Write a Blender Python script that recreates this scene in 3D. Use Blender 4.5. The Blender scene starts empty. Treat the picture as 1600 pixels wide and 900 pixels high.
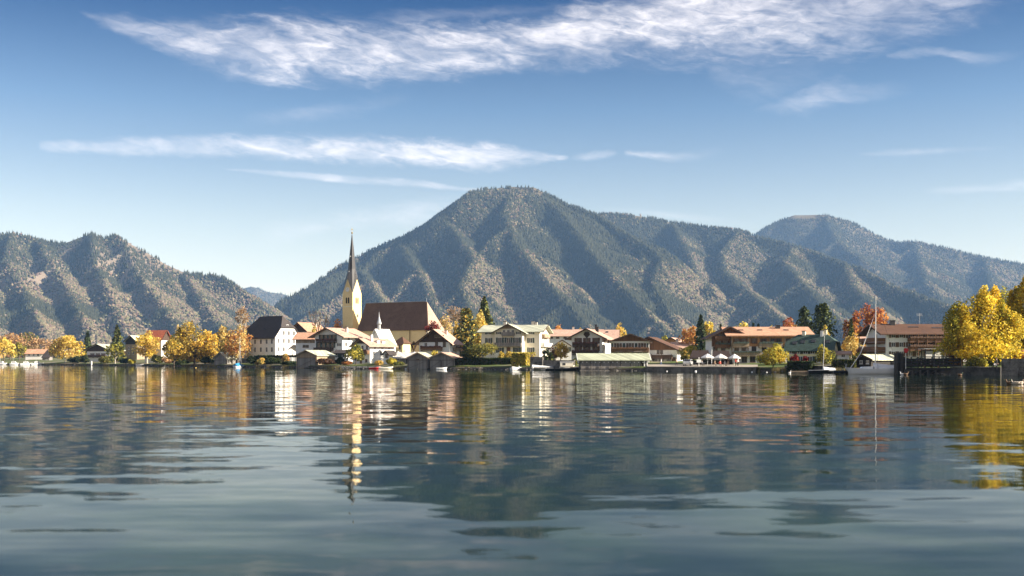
import bpy, bmesh, math, random
import numpy as np
from mathutils import Vector, Matrix

# ------------------------------------------------------------------ camera, light, sky
sc = bpy.context.scene
C = sc.collection
F, HY, CH = 1715.0, 564.0, 2.3          # focal length and horizon of the photograph in its own pixels, eye height in metres

cam_d = bpy.data.cameras.new('camera')
cam = bpy.data.objects.new('camera', cam_d)
C.objects.link(cam)
cam.location = (0, 0, CH)
cam.rotation_euler = (math.radians(90), 0, 0)
cam_d.sensor_width = 36.0
cam_d.lens = 36.0 * F / 1600.0
cam_d.shift_y = (HY - 450.0) / 1600.0
cam_d.clip_start = 0.1
cam_d.clip_end = 60000
cam_d.dof.use_dof = True
cam_d.dof.focus_distance = 330
cam_d.dof.aperture_fstop = 0.85
sc.camera = cam

SUN_EL = math.radians(25)
SUN_AZ = math.radians(102)               # clockwise from the view direction (+y): the sun stands to the right
sun_dir = Vector((math.sin(SUN_AZ) * math.cos(SUN_EL), math.cos(SUN_AZ) * math.cos(SUN_EL), math.sin(SUN_EL)))
sun_d = bpy.data.lights.new('sun', 'SUN')
sun_d.energy = 3.9
sun_d.angle = math.radians(0.5)
sun_d.color = (1.0, 0.89, 0.73)
sun = bpy.data.objects.new('sun', sun_d)
C.objects.link(sun)
sun.rotation_euler = sun_dir.to_track_quat('Z', 'Y').to_euler()

sc.view_settings.view_transform = 'Standard'
sc.view_settings.look = 'None'
sc.view_settings.gamma = 1.0
sc.view_settings.use_curve_mapping = False
sc.view_settings.exposure = 2.0
sc.cycles.max_bounces = 6
sc.cycles.diffuse_bounces = 2
sc.cycles.glossy_bounces = 3
sc.cycles.transmission_bounces = 3
sc.cycles.transparent_max_bounces = 6
sc.cycles.volume_bounces = 1
sc.cycles.use_denoising = True
sc.cycles.sample_clamp_indirect = 8


class NT:
    """short hand for building node trees"""
    def __init__(s, tree):
        s.t = tree
        s.n = tree.nodes
        s.l = tree.links

    def new(s, kind, **kw):
        n = s.n.new('ShaderNode' + kind)
        for k, v in kw.items():
            setattr(n, k, v)
        return n

    def put(s, sock, v):
        if isinstance(v, bpy.types.NodeSocket):
            s.l.new(v, sock)
        elif v is not None:
            sock.default_value = v

    def math(s, op, a, b=None, c=None, clamp=False):
        n = s.new('Math', operation=op, use_clamp=clamp)
        s.put(n.inputs[0], a)
        if b is not None: s.put(n.inputs[1], b)
        if c is not None: s.put(n.inputs[2], c)
        return n.outputs[0]

    def vmath(s, op, a, b=None):
        n = s.new('VectorMath', operation=op)
        s.put(n.inputs[0], a)
        if b is not None: s.put(n.inputs[1], b)
        return n.outputs[0]

    def mapr(s, v, a, b, c=0.0, d=1.0, smooth=True):
        n = s.new('MapRange', interpolation_type='SMOOTHSTEP' if smooth else 'LINEAR')
        n.clamp = True
        for i, x in enumerate((v, a, b, c, d)):
            s.put(n.inputs[i], x)
        return n.outputs[0]

    def noise(s, vec, scale, detail=4, rough=0.5, dist=0.0):
        n = s.new('TexNoise')
        if vec is not None: s.put(n.inputs['Vector'], vec)
        n.inputs['Scale'].default_value = scale
        n.inputs['Detail'].default_value = detail
        n.inputs['Roughness'].default_value = rough
        n.inputs['Distortion'].default_value = dist
        return n

    def mix(s, f, a, b, mode='MIX'):
        n = s.new('Mix', data_type='RGBA', blend_type=mode)
        s.put(n.inputs[0], f)
        s.put(n.inputs[6], a)
        s.put(n.inputs[7], b)
        return n.outputs[2]

    def combine(s, x, y, z):
        n = s.new('CombineXYZ')
        for i, v in enumerate((x, y, z)):
            s.put(n.inputs[i], v)
        return n.outputs[0]

    def sep(s, v):
        n = s.new('SeparateXYZ')
        s.put(n.inputs[0], v)
        return n.outputs

    def curve(s, v, pts):
        """float curve through (x, y) points given in 0..1"""
        n = s.new('FloatCurve')
        c = n.mapping.curves[0]
        pts = sorted(pts)
        c.points[0].location = pts[0]
        c.points[1].location = pts[-1]
        for p in pts[1:-1]:
            c.points.new(*p)
        n.mapping.update()
        s.put(n.inputs['Value'], v)
        return n.outputs[0]


def azel(px, py):
    x, z = (px - 800) / F, (HY - py) / F
    return math.degrees(math.atan2(x, 1)), math.degrees(math.atan2(z, math.hypot(x, 1)))


def build_world():
    w = bpy.data.worlds.new('World')
    sc.world = w
    w.use_nodes = True
    N = NT(w.node_tree)
    w.node_tree.nodes.clear()
    out = N.new('OutputWorld')
    bg = N.new('Background')
    bg.inputs['Strength'].default_value = 0.1
    N.l.new(bg.outputs[0], out.inputs[0])
    sky = N.new('TexSky', sky_type='NISHITA')
    sky.sun_disc = False
    sky.sun_elevation = SUN_EL
    sky.sun_rotation = SUN_AZ
    sky.altitude = 700
    sky.air_density = 1.0
    sky.dust_density = 0.4
    sky.ozone_density = 2.0
    co = N.new('TexCoord').outputs['Generated']
    x, y, z = N.sep(co)
    az = N.math('MULTIPLY', N.math('ARCTAN2', x, y), 180 / math.pi)
    el = N.math('MULTIPLY', N.math('ARCSINE', z), 180 / math.pi)
    # clear air grading: deeper and more saturated towards the zenith
    ramp = N.new('ValToRGB')
    N.put(ramp.inputs[0], N.math('DIVIDE', el, 20.0, clamp=True))
    els = ramp.color_ramp.elements
    els[0].position, els[0].color = SKY_TINT[0][0] / 20, SKY_TINT[0][1] + (1,)
    els[1].position, els[1].color = SKY_TINT[-1][0] / 20, SKY_TINT[-1][1] + (1,)
    for e_, c_ in SKY_TINT[1:-1]:
        n_ = els.new(e_ / 20); n_.color = c_ + (1,)
    tint = ramp.outputs[0]
    col = N.mix(1.0, sky.outputs[0], tint, 'MULTIPLY')
    # cirrus: soft warped streaks along bands given by direction
    wv = N.combine(N.math('MULTIPLY', az, 0.16), N.math('MULTIPLY', el, 0.55), 0.0)
    wn = N.noise(wv, 1.0, 5, 0.55)
    wsep = N.sep(N.vmath('SUBTRACT', wn.outputs['Color'], (0.5, 0.5, 0.5)))
    el_w = N.math('MULTIPLY_ADD', wsep[1], 1.6, el)
    az_w = N.math('MULTIPLY_ADD', wsep[0], 3.0, az)
    # fibres: fine noise, stretched and swept downwards to the right
    fa = N.math('ADD', N.math('MULTIPLY', az_w, 0.5), N.math('MULTIPLY', el_w, 0.25))
    fb = N.math('SUBTRACT', N.math('MULTIPLY', el_w, 2.0), N.math('MULTIPLY', az_w, -0.30))
    fib = N.noise(N.combine(fa, fb, 3.1), 1.0, 9, 0.62, 0.7).outputs['Fac']
    fib2 = N.noise(N.combine(N.math('MULTIPLY', az, 1.1), N.math('MULTIPLY', el, 3.0), 7.7), 1.0, 8, 0.6, 0.5).outputs['Fac']
    patch = N.noise(N.combine(N.math('MULTIPLY', az_w, 0.30), N.math('MULTIPLY', el_w, 0.75), 1.4), 1.0, 3, 0.5).outputs['Fac']
    total = None

    def band(rows, soft=0.5, gain=1.0, fine=0.6, warp=1.0):
        """rows of (px, upper py, lower py, density)"""
        nonlocal total
        A, U, L, Dn = [], [], [], []
        for px, u, l, d in rows:
            a, eu = azel(px, u)
            _, e2 = azel(px, l)
            A.append(a); U.append((eu + e2) / 2); L.append(max(0.05, (eu - e2) / 2)); Dn.append(d)
        a0, a1 = A[0], A[-1]
        az01 = N.mapr(az_w if warp > 0.5 else az, a0, a1, 0, 1, smooth=False)
        T = [(a - a0) / (a1 - a0) for a in A]
        c = N.math('MULTIPLY', N.curve(az01, [(t, u / 30) for t, u in zip(T, U)]), 30)
        hw = N.math('MULTIPLY', N.curve(az01, [(t, u / 10) for t, u in zip(T, L)]), 10)
        dn = N.curve(az01, list(zip(T, Dn)))
        e = N.math('MULTIPLY_ADD', N.math('SUBTRACT', el_w, el), warp, el)
        d = N.math('DIVIDE', N.math('ABSOLUTE', N.math('SUBTRACT', e, c)), hw)
        tex = N.math('MULTIPLY_ADD', N.math('SUBTRACT', fib, 0.5), 2.0, N.math('MULTIPLY', N.math('SUBTRACT', fib2, 0.5), fine * 1.8))
        d = N.math('SUBTRACT', d, N.math('MULTIPLY', tex, 0.55))
        m = N.mapr(d, 1.0 + soft * 0.8, 0.75 - soft)
        m = N.math('MULTIPLY', m, N.math('MULTIPLY_ADD', tex, 0.62, 0.58, clamp=True))
        m = N.math('MULTIPLY', m, N.mapr(patch, 0.34, 0.62, 0.45, 1.05))
        m = N.math('MULTIPLY', N.math('MULTIPLY', m, dn), gain, clamp=True)
        # nothing behind the viewer
        m = N.math('MULTIPLY', m, N.math('GREATER_THAN', y, 0.2))
        total = m if total is None else N.math('MAXIMUM', total, m)

    # the great feather across the top, continuing up and to the right outside the frame
    band([(110, 12, 18, 0.0), (190, 26, 52, 0.45), (300, 36, 92, 0.75), (430, 42, 124, 0.95), (560, 42, 118, 1.0), (700, 40, 112, 0.95),
          (800, 38, 102, 0.9), (930, 8, 92, 0.95), (1060, -25, 84, 0.95), (1200, -50, 84, 0.75), (1330, -60, 74, 0.55), (1480, -75, 34, 0.45), (1620, -90, -20, 0.0)], 0.75, 1.3)
    band([(560, 30, 40, 0.0), (640, 18, 38, 0.4), (780, 10, 26, 0.3), (900, 0, 20, 0.0)], 0.8, 0.7)
    band([(1090, 95, 120, 0.0), (1160, 85, 150, 0.5), (1230, 80, 150, 0.25), (1330, 84, 110, 0.0)], 0.9, 0.55)
    band([(60, 222, 234, 0.0), (150, 218, 240, 0.5), (300, 216, 243, 0.6), (440, 212, 248, 0.85), (620, 220, 256, 0.95), (760, 224, 262, 1.0), (840, 240, 256, 0.9), (890, 247, 252, 0.0)], 0.6, 1.15, 0.7, 0.5)
    band([(350, 263, 266, 0.0), (420, 266, 274, 0.6), (520, 272, 283, 0.8), (640, 280, 292, 0.8), (710, 290, 298, 0.7), (770, 297, 301, 0.0)], 0.5, 0.85, 0.4, 0.15)
    band([(400, 350, 378, 0.0), (470, 340, 370, 0.35), (580, 322, 350, 0.45), (680, 312, 352, 0.4), (760, 310, 345, 0.0)], 0.9, 1.0)
    band([(1180, 166, 176, 0.0), (1230, 152, 172, 0.5), (1290, 126, 164, 0.7), (1350, 128, 156, 0.5), (1430, 118, 138, 0.0)], 0.7, 0.6)
    band([(1380, 90, 98, 0.0), (1430, 76, 94, 0.8), (1470, 74, 88, 0.8), (1540, 80, 100, 0.3), (1610, 66, 84, 0.0)], 0.6, 0.7)
    band([(890, 246, 252, 0.0), (935, 238, 251, 0.7), (965, 238, 244, 0.0)], 0.7, 0.6, 0.6, 0.3)
    band([(975, 238, 246, 0.0), (1015, 237, 249, 0.9), (1060, 240, 254, 0.5), (1140, 226, 240, 0.0)], 0.7, 0.65, 0.6, 0.4)
    band([(1340, 238, 244, 0.0), (1420, 232, 242, 0.5), (1500, 230, 238, 0.4), (1580, 226, 232, 0.0)], 0.8, 0.5, 0.5, 0.2)
    band([(1440, 294, 304, 0.0), (1540, 286, 300, 0.6), (1640, 278, 296, 0.6), (1760, 270, 290, 0.0)], 0.8, 0.6, 0.5, 0.2)
    band([(930, 322, 330, 0.0), (1020, 328, 338, 0.5), (1110, 338, 350, 0.5), (1190, 352, 360, 0.0)], 0.8, 0.5, 0.4, 0.1)
    band([(380, 178, 196, 0.0), (470, 170, 192, 0.3), (560, 150, 178, 0.25), (640, 146, 160, 0.0)], 0.9, 0.5, 0.6, 0.6)
    # thin cirrus goes on over the unseen sky, added there as white fill light
    dome = N.vmath('MULTIPLY', co, (2.0, 3.4, 1.2))
    g = N.noise(dome, 1.0, 8, 0.62, 0.8).outputs['Fac']
    away = N.math('MAXIMUM', N.mapr(el, 19.5, 32.0), N.mapr(y, 0.82, 0.5))
    g = N.math('MULTIPLY', N.math('MULTIPLY', N.mapr(g, 0.38, 0.72), 0.75), N.math('MULTIPLY', away, N.mapr(el, 2.0, 14.0)))
    total = N.math('MAXIMUM', total, g)
    col = N.mix(N.math('MULTIPLY', total, 0.88), col, CLOUD_COL)
    N.l.new(col, bg.inputs['Color'])


SKY_TINT = [(0.5, (0.84, 0.57, 0.39)), (7.3, (0.59, 0.455, 0.355)), (12.8, (0.28, 0.30, 0.315)), (18.5, (0.0, 0.078, 0.17))]
CLOUD_COL = (3.4, 3.2, 3.15, 1)
build_world()


# ------------------------------------------------------------------ helpers
def X(px, D): return (px - 800) / F * D
def Z(py, D): return CH + (HY - py) / F * D


def tag(o, label=None, cat=None, group=None, kind=None):
    if label: o['label'] = label
    if cat: o['category'] = cat
    if group: o['group'] = group
    if kind: o['kind'] = kind
    return o


def thing(name, label, cat, loc=(0, 0, 0), rz=0.0, group=None):
    o = bpy.data.objects.new(name, None)
    C.objects.link(o)
    o.location = loc
    o.rotation_euler = (0, 0, rz)
    o.empty_display_size = 0.3
    return tag(o, label, cat, group)


def link(name, me, parent=None, loc=None, rz=None, label=None):
    o = bpy.data.objects.new(name, me)
    C.objects.link(o)
    if parent is not None: o.parent = parent
    if loc is not None: o.location = loc
    if rz is not None: o.rotation_euler = (0, 0, rz)
    if label: o['label'] = label
    return o


class MB:
    """collects faces, then links them as one mesh object"""
    def __init__(s):
        s.v, s.f, s.m = [], [], []

    def face(s, pts, m=0):
        i = len(s.v)
        s.v += [tuple(p) for p in pts]
        s.f.append(tuple(range(i, i + len(pts))))
        s.m.append(m)

    def box(s, x0, x1, y0, y1, z0, z1, m=0):
        i = len(s.v)
        s.v += [(x, y, z) for z in (z0, z1) for x, y in ((x0, y0), (x1, y0), (x1, y1), (x0, y1))]
        for q in ((3, 2, 1, 0), (4, 5, 6, 7), (0, 1, 5, 4), (1, 2, 6, 5), (2, 3, 7, 6), (3, 0, 4, 7)):
            s.f.append(tuple(i + k for k in q)); s.m.append(m)
        return s

    def prism(s, poly, a, b, axis='y', m=0):
        """polygon (u, z) swept along an axis from a to b"""
        n, i = len(poly), len(s.v)
        for t in (a, b):
            for u, z in poly:
                s.v.append((u, t, z) if axis == 'y' else ((t, u, z) if axis == 'x' else (u, z, t)))
        flip = axis == 'x'
        def add(q):
            s.f.append(tuple(q[::-1]) if flip else tuple(q)); s.m.append(m)
        add([i + k for k in range(n)])
        add([i + n + k for k in range(n)][::-1])
        for k in range(n):
            k2 = (k + 1) % n
            add([i + k, i + n + k, i + n + k2, i + k2])
        return s

    def tube(s, pts, rad, n=6, m=0, cap=True):
        pts = [Vector(p) for p in pts]
        if not isinstance(rad, (list, tuple)): rad = [rad] * len(pts)
        rings = []
        for k, p in enumerate(pts):
            d = (pts[min(k + 1, len(pts) - 1)] - pts[max(k - 1, 0)]).normalized()
            a = d.orthogonal().normalized() if abs(d.z) < 0.99 else Vector((1, 0, 0))
            b = d.cross(a).normalized()
            a = b.cross(d)
            i = len(s.v)
            for q in range(n):
                t = 2 * math.pi * q / n
                s.v.append(tuple(p + (a * math.cos(t) + b * math.sin(t)) * rad[k]))
            rings.append(i)
        for r0, r1 in zip(rings, rings[1:]):
            for q in range(n):
                s.f.append((r0 + q, r0 + (q + 1) % n, r1 + (q + 1) % n, r1 + q)); s.m.append(m)
        if cap:
            s.f.append(tuple(rings[0] + q for q in range(n))[::-1]); s.m.append(m)
            s.f.append(tuple(rings[-1] + q for q in range(n))); s.m.append(m)
        return s

    def beam(s, p, q, w, h=None, m=0):
        p, q = Vector(p), Vector(q)
        h = h or w
        d = (q - p).normalized()
        a = Vector((-d.y, d.x, 0))
        a = a.normalized() if a.length > 1e-4 else Vector((1, 0, 0))
        b = d.cross(a)
        i = len(s.v)
        for c in (p, q):
            for u, t in ((-1, -1), (1, -1), (1, 1), (-1, 1)):
                s.v.append(tuple(c + a * (u * w / 2) + b * (t * h / 2)))
        for qd in ((3, 2, 1, 0), (4, 5, 6, 7), (0, 1, 5, 4), (1, 2, 6, 5), (2, 3, 7, 6), (3, 0, 4, 7)):
            s.f.append(tuple(i + k for k in qd)); s.m.append(m)
        return s

    def lathe(s, prof, n=16, m=0, c=(0, 0, 0)):
        """profile of (radius, z)"""
        rings = []
        for r, z in prof:
            i = len(s.v)
            for q in range(n):
                t = 2 * math.pi * (q + 0.5) / n
                s.v.append((c[0] + r * math.cos(t), c[1] + r * math.sin(t), c[2] + z))
            rings.append(i)
        for r0, r1 in zip(rings, rings[1:]):
            for q in range(n):
                s.f.append((r0 + q, r0 + (q + 1) % n, r1 + (q + 1) % n, r1 + q)); s.m.append(m)
        return s

    def mesh(s, name, mats, smooth=False):
        me = bpy.data.meshes.new(name)
        me.from_pydata(s.v, [], s.f)
        for mt in (mats if isinstance(mats, (list, tuple)) else [mats]):
            me.materials.append(mt)
        me.polygons.foreach_set('material_index', s.m)
        if smooth: me.polygons.foreach_set('use_smooth', [True] * len(s.f))
        bm = bmesh.new(); bm.from_mesh(me)
        bmesh.ops.recalc_face_normals(bm, faces=bm.faces)
        bm.to_mesh(me); bm.free()
        me.update()
        return me

    def build(s, name, mats, parent=None, smooth=False, loc=None, rz=None, label=None):
        return link(name, s.mesh(name, mats, smooth), parent, loc, rz, label)


def mesh_np(name, v, f, mat, col=None, smooth=False):
    """v (n,3), f (m,k) numpy; col (n,3) becomes the attribute «tone»"""
    me = bpy.data.meshes.new(name)
    n, (m, k) = len(v), f.shape
    me.vertices.add(n)
    me.vertices.foreach_set('co', np.ascontiguousarray(v, dtype=np.float32).ravel())
    me.loops.add(m * k)
    me.loops.foreach_set('vertex_index', np.ascontiguousarray(f, dtype=np.int32).ravel())
    me.polygons.add(m)
    me.polygons.foreach_set('loop_start', np.arange(0, m * k, k, dtype=np.int32))
    if smooth: me.polygons.foreach_set('use_smooth', np.ones(m, dtype=bool))
    if col is not None:
        a = me.attributes.new('tone', 'FLOAT_COLOR', 'POINT')
        c4 = np.ones((n, 4), dtype=np.float32); c4[:, :3] = col
        a.data.foreach_set('color', c4.ravel())
    me.materials.append(mat)
    me.update(calc_edges=True)
    me.validate()
    return me


# value noise
_rs = np.random.RandomState(11)
_tab = _rs.rand(256, 256)
def vnoise(x, y):
    x = np.asarray(x, float); y = np.asarray(y, float)
    xi, yi = np.floor(x).astype(int), np.floor(y).astype(int)
    fx, fy = x - xi, y - yi
    fx, fy = fx * fx * (3 - 2 * fx), fy * fy * (3 - 2 * fy)
    a, b = _tab[xi & 255, yi & 255], _tab[(xi + 1) & 255, yi & 255]
    c, d = _tab[xi & 255, (yi + 1) & 255], _tab[(xi + 1) & 255, (yi + 1) & 255]
    return (a * (1 - fx) + b * fx) * (1 - fy) + (c * (1 - fx) + d * fx) * fy
def fbm(x, y, o=4, g=0.5):
    s, a, t = 0, 1.0, 0
    for k in range(o):
        s = s + a * vnoise(x * 2 ** k + 17.3 * k, y * 2 ** k + 9.1 * k); t += a; a *= g
    return s / t


# ------------------------------------------------------------------ materials
def principled(name):
    m = bpy.data.materials.new(name)
    m.use_nodes = True
    N = NT(m.node_tree)
    return m, N, N.n['Principled BSDF']


def mat_plain(name, col, rough=0.7, metal=0.0, var=0.12, scale=1.5, stain=0.0, spec=0.3):
    """a colour with weathering: broad and fine variation, optional streaks of dirt"""
    m, N, b = principled(name)
    co = N.new('TexCoord').outputs['Object']
    n1 = N.noise(co, scale, 5, 0.6).outputs['Fac']
    n2 = N.noise(co, scale * 9, 3, 0.6).outputs['Fac']
    f = N.math('ADD', N.math('MULTIPLY', n1, 0.65), N.math('MULTIPLY', n2, 0.35))
    dark = tuple(c * (1 - var * 1.6) for c in col) + (1,)
    lite = tuple(min(1, c * (1 + var)) for c in col) + (1,)
    c = N.mix(N.mapr(f, 0.3, 0.7), dark, lite)
    if stain:
        st = N.noise(N.vmath('MULTIPLY', co, (2.2, 2.2, 0.25)), 1.0, 4, 0.6).outputs['Fac']
        c = N.mix(N.math('MULTIPLY', N.mapr(st, 0.5, 0.75), stain), c, (col[0] * 0.55, col[1] * 0.5, col[2] * 0.45, 1))
    N.put(b.inputs['Base Color'], c)
    b.inputs['Roughness'].default_value = rough
    b.inputs['Metallic'].default_value = metal
    b.inputs['Specular IOR Level'].default_value = spec
    return m


def mat_wood(name, col, axis='z', pitch=0.22, rough=0.75, var=0.35):
    """boards: the tone changes from board to board, with grain along them"""
    m, N, b = principled(name)
    co = N.new('TexCoord').outputs['Object']
    x, y, z = N.sep(co)
    along = N.math('ADD', x, y) if axis == 'z' else z
    k = N.math('DIVIDE', along, pitch)
    cell = N.math('FLOOR', k)
    wn = N.new('TexWhiteNoise', noise_dimensions='1D')
    N.put(wn.inputs['W'], cell)
    fr = N.math('FRACT', k)
    gap = N.math('MULTIPLY', N.math('LESS_THAN', fr, 0.1), 0.45)
    sc_ = (14, 14, 1.2) if axis == 'z' else (1.2, 1.2, 14)
    g = N.noise(N.vmath('MULTIPLY', co, sc_), 1.0, 4, 0.6).outputs['Fac']
    t = N.math('ADD', N.math('MULTIPLY', wn.outputs['Value'], 0.6), N.math('MULTIPLY', g, 0.4))
    c = N.mix(t, tuple(v * (1 - var) for v in col) + (1,), tuple(min(1, v * (1 + var)) for v in col) + (1,))
    c = N.mix(gap, c, tuple(v * 0.3 for v in col) + (1,))
    N.put(b.inputs['Base Color'], c)
    b.inputs['Roughness'].default_value = rough
    b.inputs['Specular IOR Level'].default_value = 0.2
    return m


def mat_roof(name, col, rough=0.7, var=0.22, course=0.34, patch=None, metal=False):
    """courses of tiles by height, tone from tile to tile, moss and weather in patches"""
    m, N, b = principled(name)
    co = N.new('TexCoord').outputs['Object']
    x, y, z = N.sep(co)
    row = N.math('DIVIDE', z, course * 0.45)
    col_ = N.math('DIVIDE', N.math('ADD', x, N.math('MULTIPLY', y, 0.93)), 0.3 if not metal else 0.6)
    wn = N.new('TexWhiteNoise', noise_dimensions='2D')
    N.put(wn.inputs['Vector'], N.combine(N.math('FLOOR', row) if not metal else 0.0, N.math('FLOOR', col_), 0))
    n1 = N.noise(co, 0.35, 5, 0.6).outputs['Fac']
    t = N.math('ADD', N.math('MULTIPLY', wn.outputs['Value'], 0.4), N.math('MULTIPLY', n1, 0.6))
    c = N.mix(N.mapr(t, 0.25, 0.75), tuple(v * (1 - var) for v in col) + (1,), tuple(min(1, v * (1 + var)) for v in col) + (1,))
    if patch:
        n2 = N.noise(co, 0.22, 4, 0.6, 0.4).outputs['Fac']
        c = N.mix(N.mapr(n2, 0.5, 0.68, 0, 0.8), c, tuple(patch) + (1,))
    edge = N.math('LESS_THAN', N.math('FRACT', row if not metal else col_), 0.16)
    c = N.mix(N.math('MULTIPLY', edge, 0.35), c, tuple(v * 0.4 for v in col) + (1,))
    N.put(b.inputs['Base Color'], c)
    b.inputs['Roughness'].default_value = rough
    b.inputs['Specular IOR Level'].default_value = 0.25
    bp = N.new('Bump')
    bp.inputs['Strength'].default_value = 0.4
    bp.inputs['Distance'].default_value = 0.05
    N.put(bp.inputs['Height'], N.math('FRACT', row if not metal else col_))
    N.put(b.inputs['Normal'], bp.outputs[0])
    return m


def mat_tone(name, trans=0.0, rough=0.8, gain=1.0, var=0.25, nscale=0.5):
    """colour from the «tone» attribute; leaves let some light through"""
    m, N, b = principled(name)
    a = N.new('Attribute', attribute_name='tone')
    co = N.new('TexCoord').outputs['Object']
    n = N.noise(co, nscale, 3, 0.6).outputs['Fac']
    c = N.mix(N.mapr(n, 0.3, 0.7), (1 - var, 1 - var, 1 - var, 1), (1 + var, 1 + var * 0.9, 1 + var * 0.7, 1))
    c = N.mix(1.0, a.outputs['Color'], c, 'MULTIPLY')
    N.put(b.inputs['Base Color'], c)
    b.inputs['Roughness'].default_value = rough
    b.inputs['Specular IOR Level'].default_value = 0.15
    if trans:
        tr = N.new('BsdfTranslucent')
        N.put(tr.inputs['Color'], c)
        mx = N.new('MixShader')
        mx.inputs[0].default_value = trans
        N.l.new(b.outputs[0], mx.inputs[1]); N.l.new(tr.outputs[0], mx.inputs[2])
        N.l.new(mx.outputs[0], N.n['Material Output'].inputs['Surface'])
    return m


M = {}
M['white'] = mat_plain('white_plaster', (0.80, 0.77, 0.72), 0.8, var=0.05, scale=0.5, stain=0.25)
M['white2'] = mat_plain('chalk_plaster', (0.78, 0.77, 0.75), 0.8, var=0.05, scale=0.5, stain=0.2)
M['cream'] = mat_plain('cream_plaster', (0.78, 0.72, 0.58), 0.8, var=0.06, scale=0.4, stain=0.25)
M['ochre'] = mat_plain('ochre_plaster', (0.77, 0.60, 0.32), 0.85, var=0.07, scale=0.25, stain=0.25)
M['yellow'] = mat_plain('yellow_plaster', (0.74, 0.66, 0.38), 0.85, var=0.06, scale=0.4, stain=0.2)
M['dark_wood'] = mat_wood('dark_wood', (0.075, 0.048, 0.034))
M['brown_wood'] = mat_wood('brown_wood', (0.19, 0.10, 0.055))
M['amber_wood'] = mat_wood('amber_wood', (0.42, 0.23, 0.10))
M['grey_wood'] = mat_wood('grey_wood', (0.23, 0.21, 0.19), 'z', 0.3)
M['tan_wood'] = mat_wood('tan_wood', (0.33, 0.25, 0.17), 'z', 0.3)
M['black_wood'] = mat_wood('tarred_wood', (0.03, 0.026, 0.024), 'x', 0.25)
M['pile_wood'] = mat_wood('wet_pile_wood', (0.075, 0.068, 0.06), 'z', 0.2)
M['roof_dark'] = mat_roof('dark_slate_roof', (0.050, 0.042, 0.040))
M['roof_brown'] = mat_roof('brown_tile_roof', (0.105, 0.055, 0.035), patch=(0.13, 0.07, 0.045))
M['roof_nave'] = mat_roof('nave_tile_roof', (0.135, 0.078, 0.052), patch=(0.18, 0.108, 0.07))
M['roof_choir'] = mat_roof('bleached_sunlit_choir_tiles', (0.34, 0.25, 0.19))  # bleached tiles, made paler still: strong sun on this facet put into the colour
M['roof_pink'] = mat_roof('pale_pink_tile_roof', (0.48, 0.31, 0.24), patch=(0.42, 0.30, 0.22))
M['roof_orange'] = mat_roof('orange_tile_roof', (0.50, 0.28, 0.18), patch=(0.44, 0.27, 0.18))
M['roof_red'] = mat_roof('red_tile_roof', (0.52, 0.15, 0.075))
M['roof_pale'] = mat_roof('pale_grey_green_roof', (0.46, 0.47, 0.36), metal=True, rough=0.55)
M['roof_green'] = mat_roof('pale_green_roof', (0.41, 0.43, 0.31), metal=True, rough=0.6)
M['roof_teal'] = mat_roof('dark_green_roof', (0.048, 0.078, 0.066), patch=(0.06, 0.09, 0.078))
M['roof_white'] = mat_roof('white_lead_roof', (0.66, 0.63, 0.58), metal=True)
M['copper'] = mat_roof('black_copper_spire', (0.06, 0.058, 0.06), metal=True, rough=0.38)
M['grey_tin'] = mat_plain('grey_tin', (0.34, 0.35, 0.36), 0.5, 0.3)
M['trim'] = mat_plain('white_paint', (0.8, 0.79, 0.76), 0.6, var=0.03)
M['shutter'] = mat_plain('dark_green_paint', (0.055, 0.075, 0.062), 0.6)
M['shutter_b'] = mat_plain('brown_paint', (0.13, 0.075, 0.05), 0.6)
M['flower'] = mat_plain('geraniums', (0.11, 0.05, 0.04), 0.8, var=0.9, scale=5)
M['brick'] = mat_plain('chimney_render', (0.55, 0.48, 0.42), 0.9)
M['metal'] = mat_plain('dark_metal', (0.06, 0.06, 0.065), 0.45, 0.6)
M['alu'] = mat_plain('bright_metal', (0.7, 0.7, 0.7), 0.35, 0.6, var=0.03)
M['gold'] = mat_plain('gilding', (0.8, 0.55, 0.15), 0.3, 1.0)
M['gel'] = mat_plain('white_gelcoat', (0.78, 0.78, 0.77), 0.3, var=0.03, spec=0.5)
M['canvas'] = mat_plain('pale_canvas', (0.68, 0.67, 0.65), 0.85, var=0.08)
M['blue_can'] = mat_plain('blue_canvas', (0.03, 0.22, 0.45), 0.7)
M['red_paint'] = mat_plain('red_paint', (0.55, 0.02, 0.02), 0.5, var=0.08)
M['awning'] = mat_plain('dark_awning', (0.026, 0.015, 0.013), 0.9)
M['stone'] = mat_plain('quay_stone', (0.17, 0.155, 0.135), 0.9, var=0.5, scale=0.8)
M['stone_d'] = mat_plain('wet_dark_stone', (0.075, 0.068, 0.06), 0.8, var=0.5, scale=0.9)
M['pave'] = mat_plain('pale_promenade', (0.33, 0.29, 0.235), 0.9, var=0.15, scale=0.3)
M['bark'] = mat_plain('bark', (0.11, 0.085, 0.065), 0.9, var=0.4, scale=2)
M['bark_p'] = mat_plain('pale_bark', (0.45, 0.40, 0.33), 0.9, var=0.4, scale=2)
M['rubber'] = mat_plain('rubber', (0.02, 0.02, 0.02), 0.8)
M['skin'] = mat_plain('skin', (0.55, 0.34, 0.25), 0.6)
M['hair'] = mat_plain('hair', (0.06, 0.04, 0.03), 0.6)
M['leaf'] = mat_tone('leaves', 0.5, 0.6)
M['needle'] = mat_tone('needles', 0.12, 0.7)
M['wood_far'] = mat_tone('forest', 0.0, 0.9, var=0.12, nscale=0.01)


def mat_glass():
    m, N, b = principled('window_glass')
    co = N.new('TexCoord').outputs['Object']
    n = N.noise(co, 0.8, 2).outputs['Fac']
    N.put(b.inputs['Base Color'], N.mix(n, (0.02, 0.024, 0.03, 1), (0.05, 0.05, 0.055, 1)))
    b.inputs['Roughness'].default_value = 0.12
    b.inputs['Specular IOR Level'].default_value = 0.35
    return m
M['glass'] = mat_glass()


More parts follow.
